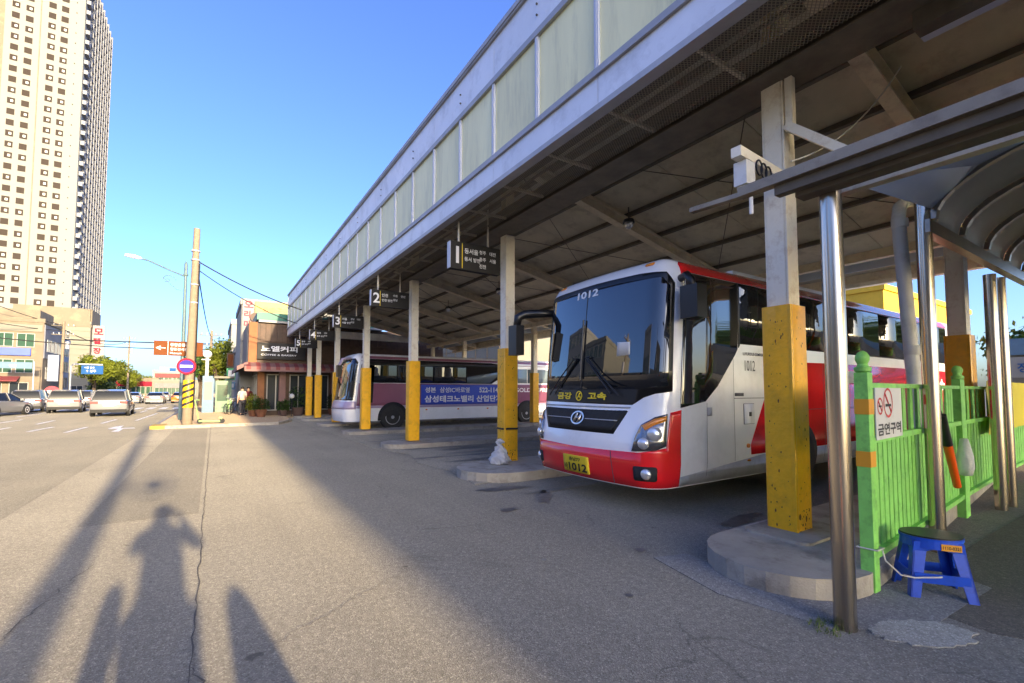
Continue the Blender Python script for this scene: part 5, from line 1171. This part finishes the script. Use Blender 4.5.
bm = B(); extr(bm, [(0, 0), (.55, -.25), (.55, -.5), (0, -.2)], (1.7, 30.5, 3.25), (-1, 0, 0), (0, 0, 1), (0, 1, 0), 8); obj('side_awning', bm, 'awning_pink', cf)
for x in (2.25, 3.4, 6.4, 8.6):
    bm = B(); box(bm, x, x + .35, 31.2, 31.58, .12, 2.9); obj('pillar', bm, 'awning_pink' if x > 3 else 'orange_wall', cf)
for x in (2.75, 4.0, 5.2, 7.0): put_win(win_proto(1.0 if x < 5 else 1.15, 2.2, 'window_frame', 'pane', 1), cf, (x + .5, 31.55, .4), 0, 'shop_window')
for y in (33, 35, 37.5): put_win(WD, cf, (2.28, y, .3), -math.pi / 2, 'shop_window')
bm = B(); box(bm, 2.2, 9.5, 30.7, 38.5, 5.62, 5.75); obj('roof_slab', bm, 'window_frame', cf); bm = B(); box(bm, 2.1, 9.5, 30.75, 38, 5.76, 6.2); obj('roof_edge', bm, 'teal_metal', cf)
cs = thing('cafe_sign', 'black cafe sign with white Korean lettering above the striped awning', 'sign', (3.6, 30.7, 3.8)); bm = B(); box(bm, 2.15, 4.75, 30.7, 30.86, 3.45, 4.42); obj('board', bm, 'sign_board', cs)
textobj('lettering', '노엘커피', (2.35, 30.69, 3.9), (1, 0, 0), (0, 0, 1), .34, 'txt_white', cs, bold=.03, width=1.95); textobj('lettering', 'COFFEE & BAKERY', (2.35, 30.69, 3.66), (1, 0, 0), (0, 0, 1), .10, 'txt_white', cs, width=1.9)
bo = thing('signboard', 'brown board beside the cafe sign behind the far columns', 'sign', (6, 30.7, 3.6)); bm = B(); box(bm, 4.85, 9.2, 30.75, 30.87, 3.45, 4.42); obj('board', bm, 'brown_wood', bo)
def potted(x, y, r, h, lab, m='leaf_green', pm='terracotta'):
    p = thing('potted_plant', lab, 'plant', (x, y, .12), 0, 'potted plants in front of the cafe'); bm = B(); lathe(bm, [(r * .6, .12), (r * .85, .12 + r), (r * .9, .13 + r), (r * .9, .2 + r), (r * .75, .2 + r), (r * .7, .16 + r)], (x, y, 0), 14); obj('pot', bm, pm, p)
    V = []; F = []; rnd = random.Random(int(x * 100))
    for k in range(420):
        a = rnd.uniform(0, 6.28); rr = r * rnd.random() ** .5 * 1.35; z = .2 + r + rnd.random() * h * (1 - .4 * rr / (1.4 * r)); q = Vector((x + math.cos(a) * rr, y + math.sin(a) * rr, z)); d = Vector((rnd.gauss(0, 1), rnd.gauss(0, 1), rnd.gauss(0, .6))).normalized() * .09; e = d.cross(Vector((0, .3, 1))).normalized() * .035
        i = len(V); V += [q - d, q + e, q + d, q - e]; F.append((i, i + 1, i + 2, i + 3))
    bm2 = B(); tube(bm2, [(x, y, .15 + r), (x, y, .2 + r + h * .6)], .015, 5); obj('stem', bm2, 'bark', p)
    me = bpy.data.meshes.new('leaves'); me.from_pydata(V, [], F); me.transform(INV[p.name]); me.materials.append(MATS[m]); link('leaves', me, p)
potted(2.35, 29.7, .34, .75, 'potted shrub nearest the street in a terracotta tub', 'leaf_green'); potted(2.0, 30.5, .28, 1.1, 'tall leafy potted plant against the cafe corner', 'leaf_yellow'); potted(3.55, 30.2, .26, .7, 'small potted plant left of the big shrub', 'leaf_green', 'pot_dark'); potted(4.35, 30.3, .40, 1.5, 'largest dark green potted shrub at the cafe window', 'leaf_green', 'pot_dark'); potted(5.15, 30.3, .28, .9, 'potted plant just left of the farthest yellow column', 'leaf_dark', 'pot_dark'); potted(6.3, 30.3, .3, 1.0, 'potted plant between the two farthest yellow columns', 'leaf_dark', 'terracotta')
gl2 = thing('garden_lamp', 'small round white lamp among the cafe plants', 'lamp', (3.9, 29.9, .1)); bm = B(); tube(bm, [(3.95, 29.9, .12), (3.95, 29.9, 1.15)], .02, 6); obj('stake', bm, 'black_plastic', gl2); bm = B(); lathe(bm, [(.03, 1.12), (.11, 1.18), (.14, 1.28), (.11, 1.38), (.01, 1.43)], (3.95, 29.9, 0), 12); obj('globe', bm, 'white_plastic', gl2, smooth='all')
# billboard building behind the cafe
bb = block('billboard_building', 'white framed building with yellow and orange billboards above the cafe roof', 1.55, 9, 36.5, 44, 7.5, 'wall_white', parapet=.4)
bm = B(); box(bm, 2.35, 5.0, 36.2, 36.48, 6.5, 7.75); obj('yellow_billboard', bm, 'signboard_yellow', bb); bm = B(); box(bm, 2.45, 5.0, 36.15, 36.47, 5.8, 6.45); obj('orange_billboard', bm, 'signboard_orange', bb)
bm = B(); box(bm, 1.6, 2.25, 36.2, 36.48, 5.0, 7.85); obj('pink_lettered_board', bm, 'wall_white', bb); bm = B(); tube(bm, [(2.35, 36.1, 6.6), (2.35, 36.0, 6.6)], .32, 20); obj('round_board', bm, 'brown_wood', bb)
for k, ch in enumerate('오리마을'): textobj('lettering', ch, (1.68, 36.18, 7.25 - .68 * k), (1, 0, 0), (0, 0, 1), .5, 'sign_pink', bb, bold=.04)
textobj('lettering', '숯불구이', (2.8, 36.18, 7.0), (1, 0, 0), (0, 0, 1), .45, 'signboard_orange', bb, bold=.03); textobj('lettering', '돌솥밥 전문', (2.7, 36.12, 5.95), (1, 0, 0), (0, 0, 1), .35, 'txt_red', bb)
wb = block('white_building', 'narrow white building farther up the street beyond the cafe', 1.5, 8, 55, 66, 8.4, 'wall_white'); grid_win(wb, W2, '-X', 56, 65, (3, 6), 4, 1.5); grid_win(wb, W2, '-Y', 2, 7, (3.5, 6.5), 3, 55)
wb2 = block('white_building', 'lower white shop building between the cafe and the narrow white one', 1.6, 9, 45, 54, 4.8, 'wall_white'); grid_win(wb2, WD, '-X', 46, 53, (.3,), 3, 1.6, 'shop_window')
for (x0, x1, y, z0, z1, m, lab) in ((1.0, 1.55, 47, 3.6, 4.9, 'brown_wood', 'brown hanging shop sign on the white building'), (.95, 1.6, 43.5, 2.5, 3.4, 'sign_green', 'green hanging shop sign beyond the cafe'), (.9, 1.5, 42.0, 1.7, 2.3, 'kiosk_blue', 'pale blue hanging shop sign beyond the cafe')):
    s = thing('hanging_shop_sign', lab, 'sign', (x0, y, z0)); bm = B(); box(bm, x0, x1, y, y + .2, z0, z1); obj('board', bm, m, s, bevel=.02); bm = B(); box(bm, x1, x1 + .6, y + .08, y + .14, z1 - .2, z1 - .12); obj('bracket', bm, 'dark_steel', s); bm = B(); box(bm, x0 + .1, x1 - .1, y - .01, y - .003, z0 + .15, z1 - .15); obj('panel', bm, 'white_plastic' if m != 'brown_wood' else 'sign_brown', s)
far_building(2, 8, 70, 90, 7, 'wall_beige', 'tan building on the right beyond the white ones', 3, (1, 4)); far_building(2.2, 9, 92, 112, 6, 'wall_white', 'farthest white building on the right pavement', 3, (1, 3.5))
# kiosks and a bus stop roof on the pavement
kb = thing('kiosk', 'narrow light blue kiosk behind the globe lamp', 'kiosk', (-.1, 38, .1)); bm = B(); box(bm, -.55, .1, 37.6, 38.4, .12, 2.6); obj('cabinet', bm, 'kiosk_blue', kb, bevel=.03); bm = B(); box(bm, -.45, 0, 37.58, 37.597, 1.0, 2.2); obj('poster', bm, 'wall_white', kb)
kg = thing('kiosk', 'green and cream kiosk with a flat roof beside the blue one', 'kiosk', (.7, 38.5, .1)); bm = B(); box(bm, .2, 1.15, 37.9, 39.6, .12, 2.3); obj('cabinet', bm, 'kiosk_green', kg, bevel=.03); bm = B(); box(bm, .05, 1.3, 37.6, 39.8, 2.45, 2.6); box(bm, .3, .36, 37.9, 37.96, 2.3, 2.45); obj('roof', bm, 'wall_cream', kg); bm = B(); box(bm, .3, .9, 37.88, 37.897, .9, 2.0); obj('window', bm, 'pane_green', kg)

# ------------------------------------------------------------------ behind the canopy
bw = block('rear_hall', 'long cream hall with shallow ribs behind the bus bays', 21, 60, 34, 90, 8.6, 'wall_cream')
for k in range(24):
    y = 34.5 + 2.2 * k; bm = B(); box(bm, 20.93, 20.997, y, y + .1, .1, 8.6); obj('rib', bm, 'wall_beige', bw)
for k in range(4):
    bm = B(); box(bm, 20.9, 20.997, 34, 90, 1.8 + 1.9 * k, 1.86 + 1.9 * k); obj('course', bm, 'wall_beige', bw)
yw = block('yellow_building', 'yellow building with a blue rooftop box behind the parked bus', 24, 36, 7.95, 12.0, 5.9, 'yellow_wall', parapet=.25); bm = B(); box(bm, 25, 27, 8.6, 9.6, 5.91, 6.6); obj('rooftop_box', bm, 'banner_blue', yw)
ww = block('white_building', 'low white building with a pale blue sign band behind the right fence', 20, 34, 1.5, 3.7, 2.7, 'wall_white', parapet=.2); bm = B(); box(bm, 19.8, 19.9, .2, 3.72, 2.62, 3.1); obj('sign_band', bm, 'kiosk_blue', ww)
bm = B(); box(bm, 19.9, 34, -2, 1.49, .1, 2.6); obj('annex', bm, 'wall_white', ww); bm = B(); box(bm, 19.72, 19.79, .3, 3.6, 1.95, 2.55); obj('white_band', bm, 'wall_white', ww)
textobj('lettering', '정비소', (19.7, 3.4, 2.1), (0, -1, 0), (0, 0, 1), .28, 'sign_blue', ww, bold=.02)
bwl = block('boundary_wall', 'low cream boundary wall along the back of the bus yard', 18.5, 18.8, 4.5, 30, 1.9, 'wall_cream', parapet=.1, cat='wall')
# invented buildings across the road, out of frame, mirrored in the bus windscreen
for i, (y0, y1, h, m) in enumerate(((-34, -22, 7, 'wall_white'), (-20, -9, 10, 'wall_beige'), (-7, 4, 7, 'wall_cream'), (6, 16, 11, 'wall_white'), (18, 27, 6, 'wall_beige'), (29, 38, 12, 'wall_cream'), (40, 50, 15, 'wall_white'))):
    nmz = ('white two storey', 'tall beige', 'cream two storey', 'tall white', 'low beige', 'tall cream', 'mid height white')[i]
    b = block('mirrored_building', nmz + ' building invented across the road to be mirrored in the bus glass', -34, -22, y0, y1, h, m); b['group'] = 'invented buildings across the road'
    grid_win(b, W1, '+X', y0 + .6, y1 - .6, [1.2 + 3 * k for k in range(int(h // 3))], 4, -22)
small_pole(-16.8, 19, 10, 'utility pole across the road, mirrored in the bus windscreen'); small_pole(-16.8, -6, 10, 'utility pole across the road behind the photographer')
tree(-17.5, 12, 5.5, 2.4, 'street tree across the road, mirrored in the bus windscreen', 'leaf_green', 1800, .35)
tree(-17.5, 27, 5.0, 2.2, 'second street tree across the road, mirrored in the windscreen', 'leaf_green', 1800, .35)

# ------------------------------------------------------------------ cars
def make_car(lab, m, kind='sedan', group='cars on the road', loc=(0, 0, 0), rz=0):
    """built facing +Y (rear towards -Y) round the origin"""
    c = thing('car', lab, 'car', (0, 0, 0), 0, group); L, Wd = (4.7, 1.86); suv = kind == 'suv'; H = 1.66 if suv else 1.45
    st_ = [(-2.35, .42, .86, .80), (-2.30, .34, 1.02, .86), (-2.0, .26, 1.06 if suv else 1.02, .92), (-1.0, .22, 1.0, .93), (.3, .22, .96, .93), (1.2, .22, .93, .92), (1.9, .24, .84, .90), (2.2, .28, .74, .84), (2.35, .36, .62, .74)]
    bm = B(); rings = []
    for y, zb, zt, w in st_:
        rings.append([bm.verts.new(p) for p in ((-w * .9, y, zb), (-w, y, zb + .16), (-w * 1.0, y, (zb + zt) / 2 + .05), (-w * .97, y, zt - .07), (-w * .86, y, zt), (w * .86, y, zt), (w * .97, y, zt - .07), (w, y, (zb + zt) / 2 + .05), (w, y, zb + .16), (w * .9, y, zb))])
    for a, b in zip(rings, rings[1:]):
        for k in range(10): bm.faces.new((a[k], a[(k + 1) % 10], b[(k + 1) % 10], b[k]))
    bm.faces.new(rings[0]); bm.faces.new(rings[-1][::-1]); obj('body', bm, m, c, smooth=True)
    if suv: gs = [(-2.22, 1.0, 1.03, .80, .80), (-2.05, 1.0, 1.55, .82, .68), (-1.7, 1.0, H - .02, .84, .66), (-.4, .97, H, .85, .68), (.4, .95, H - .04, .85, .68), (1.15, .93, .97, .84, .78)]
    else: gs = [(-1.95, 1.0, 1.03, .78, .76), (-1.3, 1.0, 1.36, .82, .64), (-.8, .98, H - .01, .84, .63), (-.1, .97, H, .85, .64), (.4, .95, H - .05, .85, .64), (1.3, .92, .95, .84, .78)]
    bm = B(); rings = [[bm.verts.new(p) for p in ((-wb, y, zb), (-wt_, y, zt), (wt_, y, zt), (wb, y, zb))] for y, zb, zt, wb, wt_ in gs]
    for a, b in zip(rings, rings[1:]):
        for k in range(3): bm.faces.new((a[k], a[k + 1], b[k + 1], b[k]))
    bm.faces.new(rings[0]); bm.faces.new(rings[-1][::-1]); obj('windows', bm, 'car_glass', c, smooth=True)
    bm = B(); rr = [bm.verts.new(p) for y, zb, zt, wb, wt_ in gs[1:5] for p in ((-wt_ - .015, y, zt - .02), (-wt_ + .08, y, zt + .022), (wt_ - .08, y, zt + .022), (wt_ + .015, y, zt - .02))]
    for i in range(3):
        for k in range(3): bm.faces.new([rr[j] for j in (4 * i + k, 4 * i + k + 1, 4 * i + k + 5, 4 * i + k + 4)])
    obj('roof', bm, m, c, smooth=True)
    for s in (-1, 1):
        for i in (1, 3): y, zb, zt, wb, wt_ = gs[i]; bm = B(); bar(bm, (s * wb * 1.0, y - (.25 if i == 1 else 0), zb), (s * (wt_ + .01), y, zt), .05, .07); obj('pillar', bm, m, c)
        bm = B(); y5 = gs[5]; y4 = gs[4]; bar(bm, (s * .85, y5[0], y5[2]), (s * (y4[4] + .01), y4[0], y4[2]), .05, .05); obj('pillar', bm, m, c)
        for y in (-1.42, 1.42):
            w = obj('wheel', lathe(B(), [(.30, -.11), (.335, -.08), (.335, .08), (.30, .11)], (s * .84, y, .335), 20, axis=Vector((s, 0, 0))), 'rubber', c); obj('rim', lathe(B(), [(.22, .09), (.21, .115), (.06, .10), (.05, .12)], (s * .84, y, .335), 16, axis=Vector((s, 0, 0))), 'fascia_metal', w)
            bm = B(); extr(bm, [(.40 * math.cos(math.pi * i / 12), .40 * math.sin(math.pi * i / 12)) for i in range(13)], (s * .895, y, .30), (0, 1, 0), (0, 0, 1), (s, 0, 0), .042); obj('wheel_arch', bm, 'rubber', c)
        bm = B(); box(bm, *sorted((s * .50, s * .86)), -2.365, -2.22, .80, .95); obj('tail_light', bm, 'tail_red', c, bevel=.02)
        bm = B(); box(bm, *sorted((s * .52, s * .80)), 2.15, 2.34, .60, .70); obj('headlight', bm, 'lamp_clear', c, bevel=.02)
        bm = B(); box(bm, *sorted((s * .90, s * 1.07)), .78, .92, .96, 1.10); obj('wing_mirror', bm, m, c, bevel=.03)
    bm = B(); box(bm, -.26, .26, -2.375, -2.345, .66, .78); obj('number_plate', bm, 'white_plastic', c)
    bm = B(); box(bm, -.84, .84, -2.40, -2.2, .26, .46); obj('rear_bumper', bm, 'rubber' if suv else m, c, bevel=.04); bm = B(); box(bm, -.80, .80, 2.2, 2.39, .26, .44); obj('front_bumper', bm, 'rubber', c, bevel=.04)
    c.location = loc; c.rotation_euler = (0, 0, rz); return c
cw = make_car('white SUV driving away in the near lane', 'car_white', 'suv', loc=(-5.35, 39.6, 0), rz=R(2))
cw2 = make_car('white hatchback parked second from the left pavement', 'car_white', 'suv', loc=(-9.1, 47.5, 0), rz=R(6))
cs2 = make_car('silver SUV stopped left of the white hatchback', 'car_silver', 'suv', loc=(-11.7, 50.5, 0), rz=R(4))
cl = make_car('white sedan at the left edge of the picture with a dark side window', 'car_white', 'sedan', loc=(-11.6, 42.6, 0), rz=R(-14))
ct = make_car('orange and white taxi far up the street', 'car_taxi', 'sedan', loc=(-3.6, 78, 0))
copy_tree(cl, (-5.9, 74, 0), 0.0, 'white sedan beyond the crosswalk in the middle lane'); copy_tree(cl, (-8.6, 78, 0), 0.0, 'white sedan left of the middle lane beyond the crosswalk')
copy_tree(cs2, (-10.3, 60, 0), R(2), 'silver SUV half hidden behind the white cars'); copy_tree(cw2, (-8.0, 56, 0), 0.0, 'white hatchback partly hidden beyond the near SUV')
copy_tree(cs2, (-12.6, 68, 0), 0.0, 'silver SUV parked under the street trees'); copy_tree(cl, (-13.6, 60, 0), 0.0, 'white sedan parked at the left kerb before the trees')
copy_tree(ct, (-11.2, 88, 0), 0.0, 'distant orange car near the street end')
cd = make_car('dark car far away under the trees', 'car_dark', 'sedan', loc=(-12.9, 82, 0)); copy_tree(cl, (-6.6, 95, 0), 0.0, 'farthest white car before the cream building')

# green kick scooter at the pole foot
sc = thing('kick_scooter', 'green and white kick scooter lying at the foot of the striped pole', 'scooter', (0, 24.9, .12))
bm = B(); tube(bm, [(-.45, 24.9, .24), (.35, 24.8, .22)], .045, 8); obj('deck', bm, 'scooter_green', sc)
bm = B(); tube(bm, [(-.45, 24.9, .24), (-.62, 24.95, 1.15)], .025, 8); tube(bm, [(-.80, 24.8, 1.15), (-.45, 25.1, 1.17)], .02, 8); obj('handlebar', bm, 'scooter_green', sc)
for x, y in ((-.42, 24.9), (.42, 24.8)): bm = B(); tube(bm, [(x, y - .03, .23), (x, y + .03, .23)], .11, 14); obj('wheel', bm, 'rubber', sc)
bm = B(); tube(bm, [(.42, 24.8, .34), (.30, 24.8, .38)], .05, 8); obj('mudguard', bm, 'scooter_green', sc)
# parked bicycles
def bicycle(x, y, rz, lab, m):
    b = thing('bicycle', lab, 'bicycle', (x, y, .12), rz, 'bicycles parked beyond the kiosk')
    def o2(n, bm, mm): return obj(n, bm, mm, b, world=False)
    for xx_ in (-.52, .52):
        bm = B(); tube(bm, [(xx_ + .32 * math.cos(t), 0, .33 + .32 * math.sin(t)) for t in [i * math.pi / 9 for i in range(19)]], .02, 6, False); w = o2('wheel', bm, 'rubber')
        bm = B()
        for k in range(4): a = k * math.pi / 4; tube(bm, [(xx_ + .3 * math.cos(a), 0, .33 + .3 * math.sin(a)), (xx_ - .3 * math.cos(a), 0, .33 - .3 * math.sin(a))], .004, 4)
        s_ = obj('spokes', bm, 'chrome', w, world=False)
    bm = B()
    for p, q in (((-.52, 0, .33), (-.15, 0, .8)), ((-.52, 0, .33), (-.1, 0, .3)), ((-.1, 0, .3), (-.18, 0, .92)), ((-.1, 0, .3), (.38, 0, .78)), ((-.15, 0, .8), (.38, 0, .86)), ((.52, 0, .33), (.36, 0, 1.0))): tube(bm, [p, q], .018, 6)
    o2('frame', bm, m); bm = B(); box(bm, -.3, -.05, -.07, .07, .92, .97); o2('saddle', bm, 'rubber'); bm = B(); tube(bm, [(.3, -.28, 1.02), (.38, 0, 1.0), (.3, .28, 1.02)], .015, 6); o2('handlebar', bm, 'chrome')
    bm = B(); box(bm, .42, .7, -.15, .15, .8, 1.0); o2('basket', bm, 'fascia_trim')
bicycle(.95, 35.2, R(70), 'green bicycle with a basket beside the kiosk', 'scooter_green'); bicycle(1.25, 34.4, R(55), 'dark bicycle parked in front of the green one', 'black_plastic')

# ------------------------------------------------------------------ people
def skinned(name, V, E_, Rr, m, parent, sub=1):
    me = bpy.data.meshes.new('skeleton'); me.from_pydata(V, E_, []); o = bpy.data.objects.new('skeleton', me); COL.objects.link(o)
    sk = o.modifiers.new('skin', 'SKIN'); sk.use_smooth_shade = True
    for i, r in enumerate(Rr): me.skin_vertices[0].data[i].radius = (r, r) if not isinstance(r, tuple) else r
    me.skin_vertices[0].data[0].use_root = True
    if sub: sb_ = o.modifiers.new('sub', 'SUBSURF'); sb_.levels = sub
    nm = bpy.data.meshes.new_from_object(o.evaluated_get(bpy.context.evaluated_depsgraph_get())); bpy.data.objects.remove(o)
    nm.materials.clear(); nm.materials.append(MATS[m]); nm.name = name
    for p in nm.polygons: p.use_smooth = True
    return link(name, nm, parent)
def person(lab, loc, rz, top, bottom, pose='walk', h=1.70, stride=.22):
    """faces local +Y"""
    p = thing('person', lab, 'person', loc, rz); k = h / 1.72; s = stride
    hand = {'walk': (((-.22, .0, 1.15), (-.25, -.10, .92), (-.24, -.02, .80)), ((.22, .0, 1.15), (.26, .14, .95), (.25, .22, .86))),
            'photo': (((-.25, .12, 1.24), (-.115, .27, 1.50), (-.085, .275, 1.565)), ((.29, .12, 1.25), (.115, .27, 1.50), (.085, .275, 1.565)))}[pose]
    V = [(0, 0, .95), (0, 0, 1.12), (0, .0, 1.32), (0, 0, 1.43), (0, .01, 1.50), (0, .015, 1.56), (0, .02, 1.63), (0, .01, 1.69)]
    Rr = [(.165, .115), (.145, .10), (.175, .115), (.10, .07), .055, .075, .088, .05]; E_ = [(i, i + 1) for i in range(7)]
    for sd_, hp in ((-1, hand[0]), (1, hand[1])):
        i = len(V); V += [(sd_ * .185, 0, 1.40), hp[0], hp[1], hp[2]]; Rr += [.062, .046, .034, .035]; E_ += [(3, i), (i, i + 1), (i + 1, i + 2), (i + 2, i + 3)]
    for sd_ in (-1, 1):
        f = sd_ * s; i = len(V); V += [(sd_ * .10, 0, .86), (sd_ * .11, f * .5 + .03, .48), (sd_ * .11, f - (.06 if f < 0 else 0), .09), (sd_ * .12, f + .15, .04)]; Rr += [.10, .062, .042, (.045, .03)]; E_ += [(0, i), (i, i + 1), (i + 1, i + 2), (i + 2, i + 3)]
    V = [tuple(c * k for c in v) for v in V]; Rr = [tuple(q * k for q in r) if isinstance(r, tuple) else r * k for r in Rr]
    b = skinned('body', V, E_, Rr, 'skin', p, 2)
    # clothing shells: grown a little over the body
    def shell(name, idx, grow, m):
        mp = {j: n for n, j in enumerate(idx)}; vv = [V[j] for j in idx]; ee = [(mp[a], mp[b_]) for a, b_ in E_ if a in mp and b_ in mp]; rr = [tuple(q + grow for q in Rr[j]) if isinstance(Rr[j], tuple) else Rr[j] + grow for j in idx]
        return skinned(name, vv, ee, rr, m, p, 1)
    shell('shirt', [0, 1, 2, 3, 8, 9, 12, 13], .018, top); shell('trousers', [0, 16, 17, 18, 20, 21, 22], .02, bottom)
    bm = B(); lathe(bm, [(.03, 1.60), (.085, 1.61), (.105, 1.66), (.09, 1.715), (.05, 1.745), (.005, 1.75)], (0, -.012, 0), 16)
    for v in bm.verts: v.co = v.co * k
    obj('hair', bm, 'hair', p, world=False, smooth='all')
    for sd_ in (-1, 1):
        bm = B(); f = sd_ * s; box(bm, (sd_ * .12 - .045) * k, (sd_ * .12 + .045) * k, (f - .07) * k, (f + .20) * k, .0, .075 * k); obj('shoe', bm, 'cloth_dark', p, world=False, bevel=.02)
        bm = B(); box(bm, (sd_ * .035 - .012) * k, (sd_ * .035 + .012) * k, .094 * k, .102 * k, 1.625 * k, 1.637 * k); obj('eye', bm, 'hair', p, world=False)
        hx, hy, hz = (c * k for c in hand[0 if sd_ < 0 else 1][2])
        for q in range(4):
            bm = B(); dz = -1 if pose == 'walk' else 1
            a = Vector((hx + sd_ * .005, hy + (.012 + .016 * (q - 1.5)) * (1 if pose == 'walk' else .3), hz + (.0 if pose == 'walk' else .016 * (q - 1.5))))
            e1 = Vector((0, .01, dz * .05)) if pose == 'walk' else Vector((-sd_ * .02, -.03, .015)); e2 = Vector((-sd_ * .008, .012, dz * (.038 - .004 * abs(q - 1.5)))) if pose == 'walk' else Vector((-sd_ * .02, .018, 0))
            tube(bm, [a, a + e1, a + e1 + e2], [.009, .0085, .007], 6); obj('finger', bm, 'skin', p, world=False)
        bm = B(); tube(bm, [(hx - sd_ * .01, hy + .03, hz), (hx - sd_ * .02, hy + .055, hz - .025)], [.011, .009], 6); obj('thumb', bm, 'skin', p, world=False)
    bm = B(); lathe(bm, [(.013, 0), (.010, .02), (.004, .028)], (0, .105 * k, 1.595 * k), 8, axis=Vector((0, 1, .2))); obj('nose', bm, 'skin', p, world=False)
    return p
person('person in a white top and dark trousers walking past the cafe', (1.55, 32.6, .12), R(10), 'cloth_white', 'cloth_dark')
person('person in dark maroon clothes beside the cafe wall', (1.95, 34.0, .12), R(180), 'cloth_maroon', 'cloth_dark', stride=.1)
# the photographer, whose shadow falls up the forecourt, and the objects whose shadows lie beside it
ph = person('photographer holding up a phone, standing at the camera', (.03, -.36, 0), R(-8), 'cloth_blue', 'cloth_dark', 'photo', 1.75, .04)
pn = thing('phone', 'slim dark phone held up by the photographer', 'phone', (-.02, -.03, 1.55), -YAW); bm = B(); box(bm, -.08, .08, -.012, -.004, -.037, .037); obj('casing', bm, 'black_plastic', pn, world=False, bevel=.003)
bd = thing('bollard', 'thin metal bollard just in front of the photographer', 'bollard', (-.30, .25, 0)); bm = B(); lathe(bm, [(.07, 0), (.065, .9), (.05, .97), (.01, 1.0)], (-.30, .25, 0), 16); obj('shaft', bm, 'fascia_metal', bd, smooth=True)
cn = thing('traffic_drum', 'rounded orange traffic drum beside the photographer', 'traffic drum', (.47, -.1, 0)); bm = B(); lathe(bm, [(.25, 0), (.23, .05), (.17, .4), (.12, .7), (.08, .88), (.03, .95)], (.47, -.1, 0), 20); obj('drum', bm, 'orange_plastic', cn, smooth=True); bm = B(); lathe(bm, [(.163, .45), (.166, .46), (.142, .6), (.138, .61)], (.47, -.1, 0), 20); obj('white_band', bm, 'white_plastic', cn)
mpx, mpy = -.42, -4.0
mr_ = thing('mirror_post', 'tall post with a round traffic mirror behind the photographer', 'post', (mpx, mpy, 0)); bm = B(); tube(bm, [(mpx, mpy, 0), (mpx + .05, mpy, 6.6)], [.15, .11], 14); obj('post', bm, 'concrete_pole', mr_, smooth=True)
bm = B(); tube(bm, [(mpx + .1, mpy, 2.95), (mpx + .35, mpy, 2.95)], .02, 6); obj('bracket', bm, 'dark_steel', mr_)
bm = B(); tube(bm, [(mpx + .52 + .30 * math.cos(t), mpy, 2.95 + .24 * math.sin(t)) for t in [i * math.pi / 12 for i in range(25)]], .022, 6, False); obj('ring', bm, 'dark_steel', mr_); bm = B(); tube(bm, [(mpx + .54, mpy, 2.93), (mpx + .54, mpy + .03, 2.93)], .13, 18); obj('mirror', bm, 'chrome', mr_); bm = B(); box(bm, mpx + .25, mpx + .82, mpy - .01, mpy + .01, 2.92, 2.95); obj('crossbar', bm, 'dark_steel', mr_)
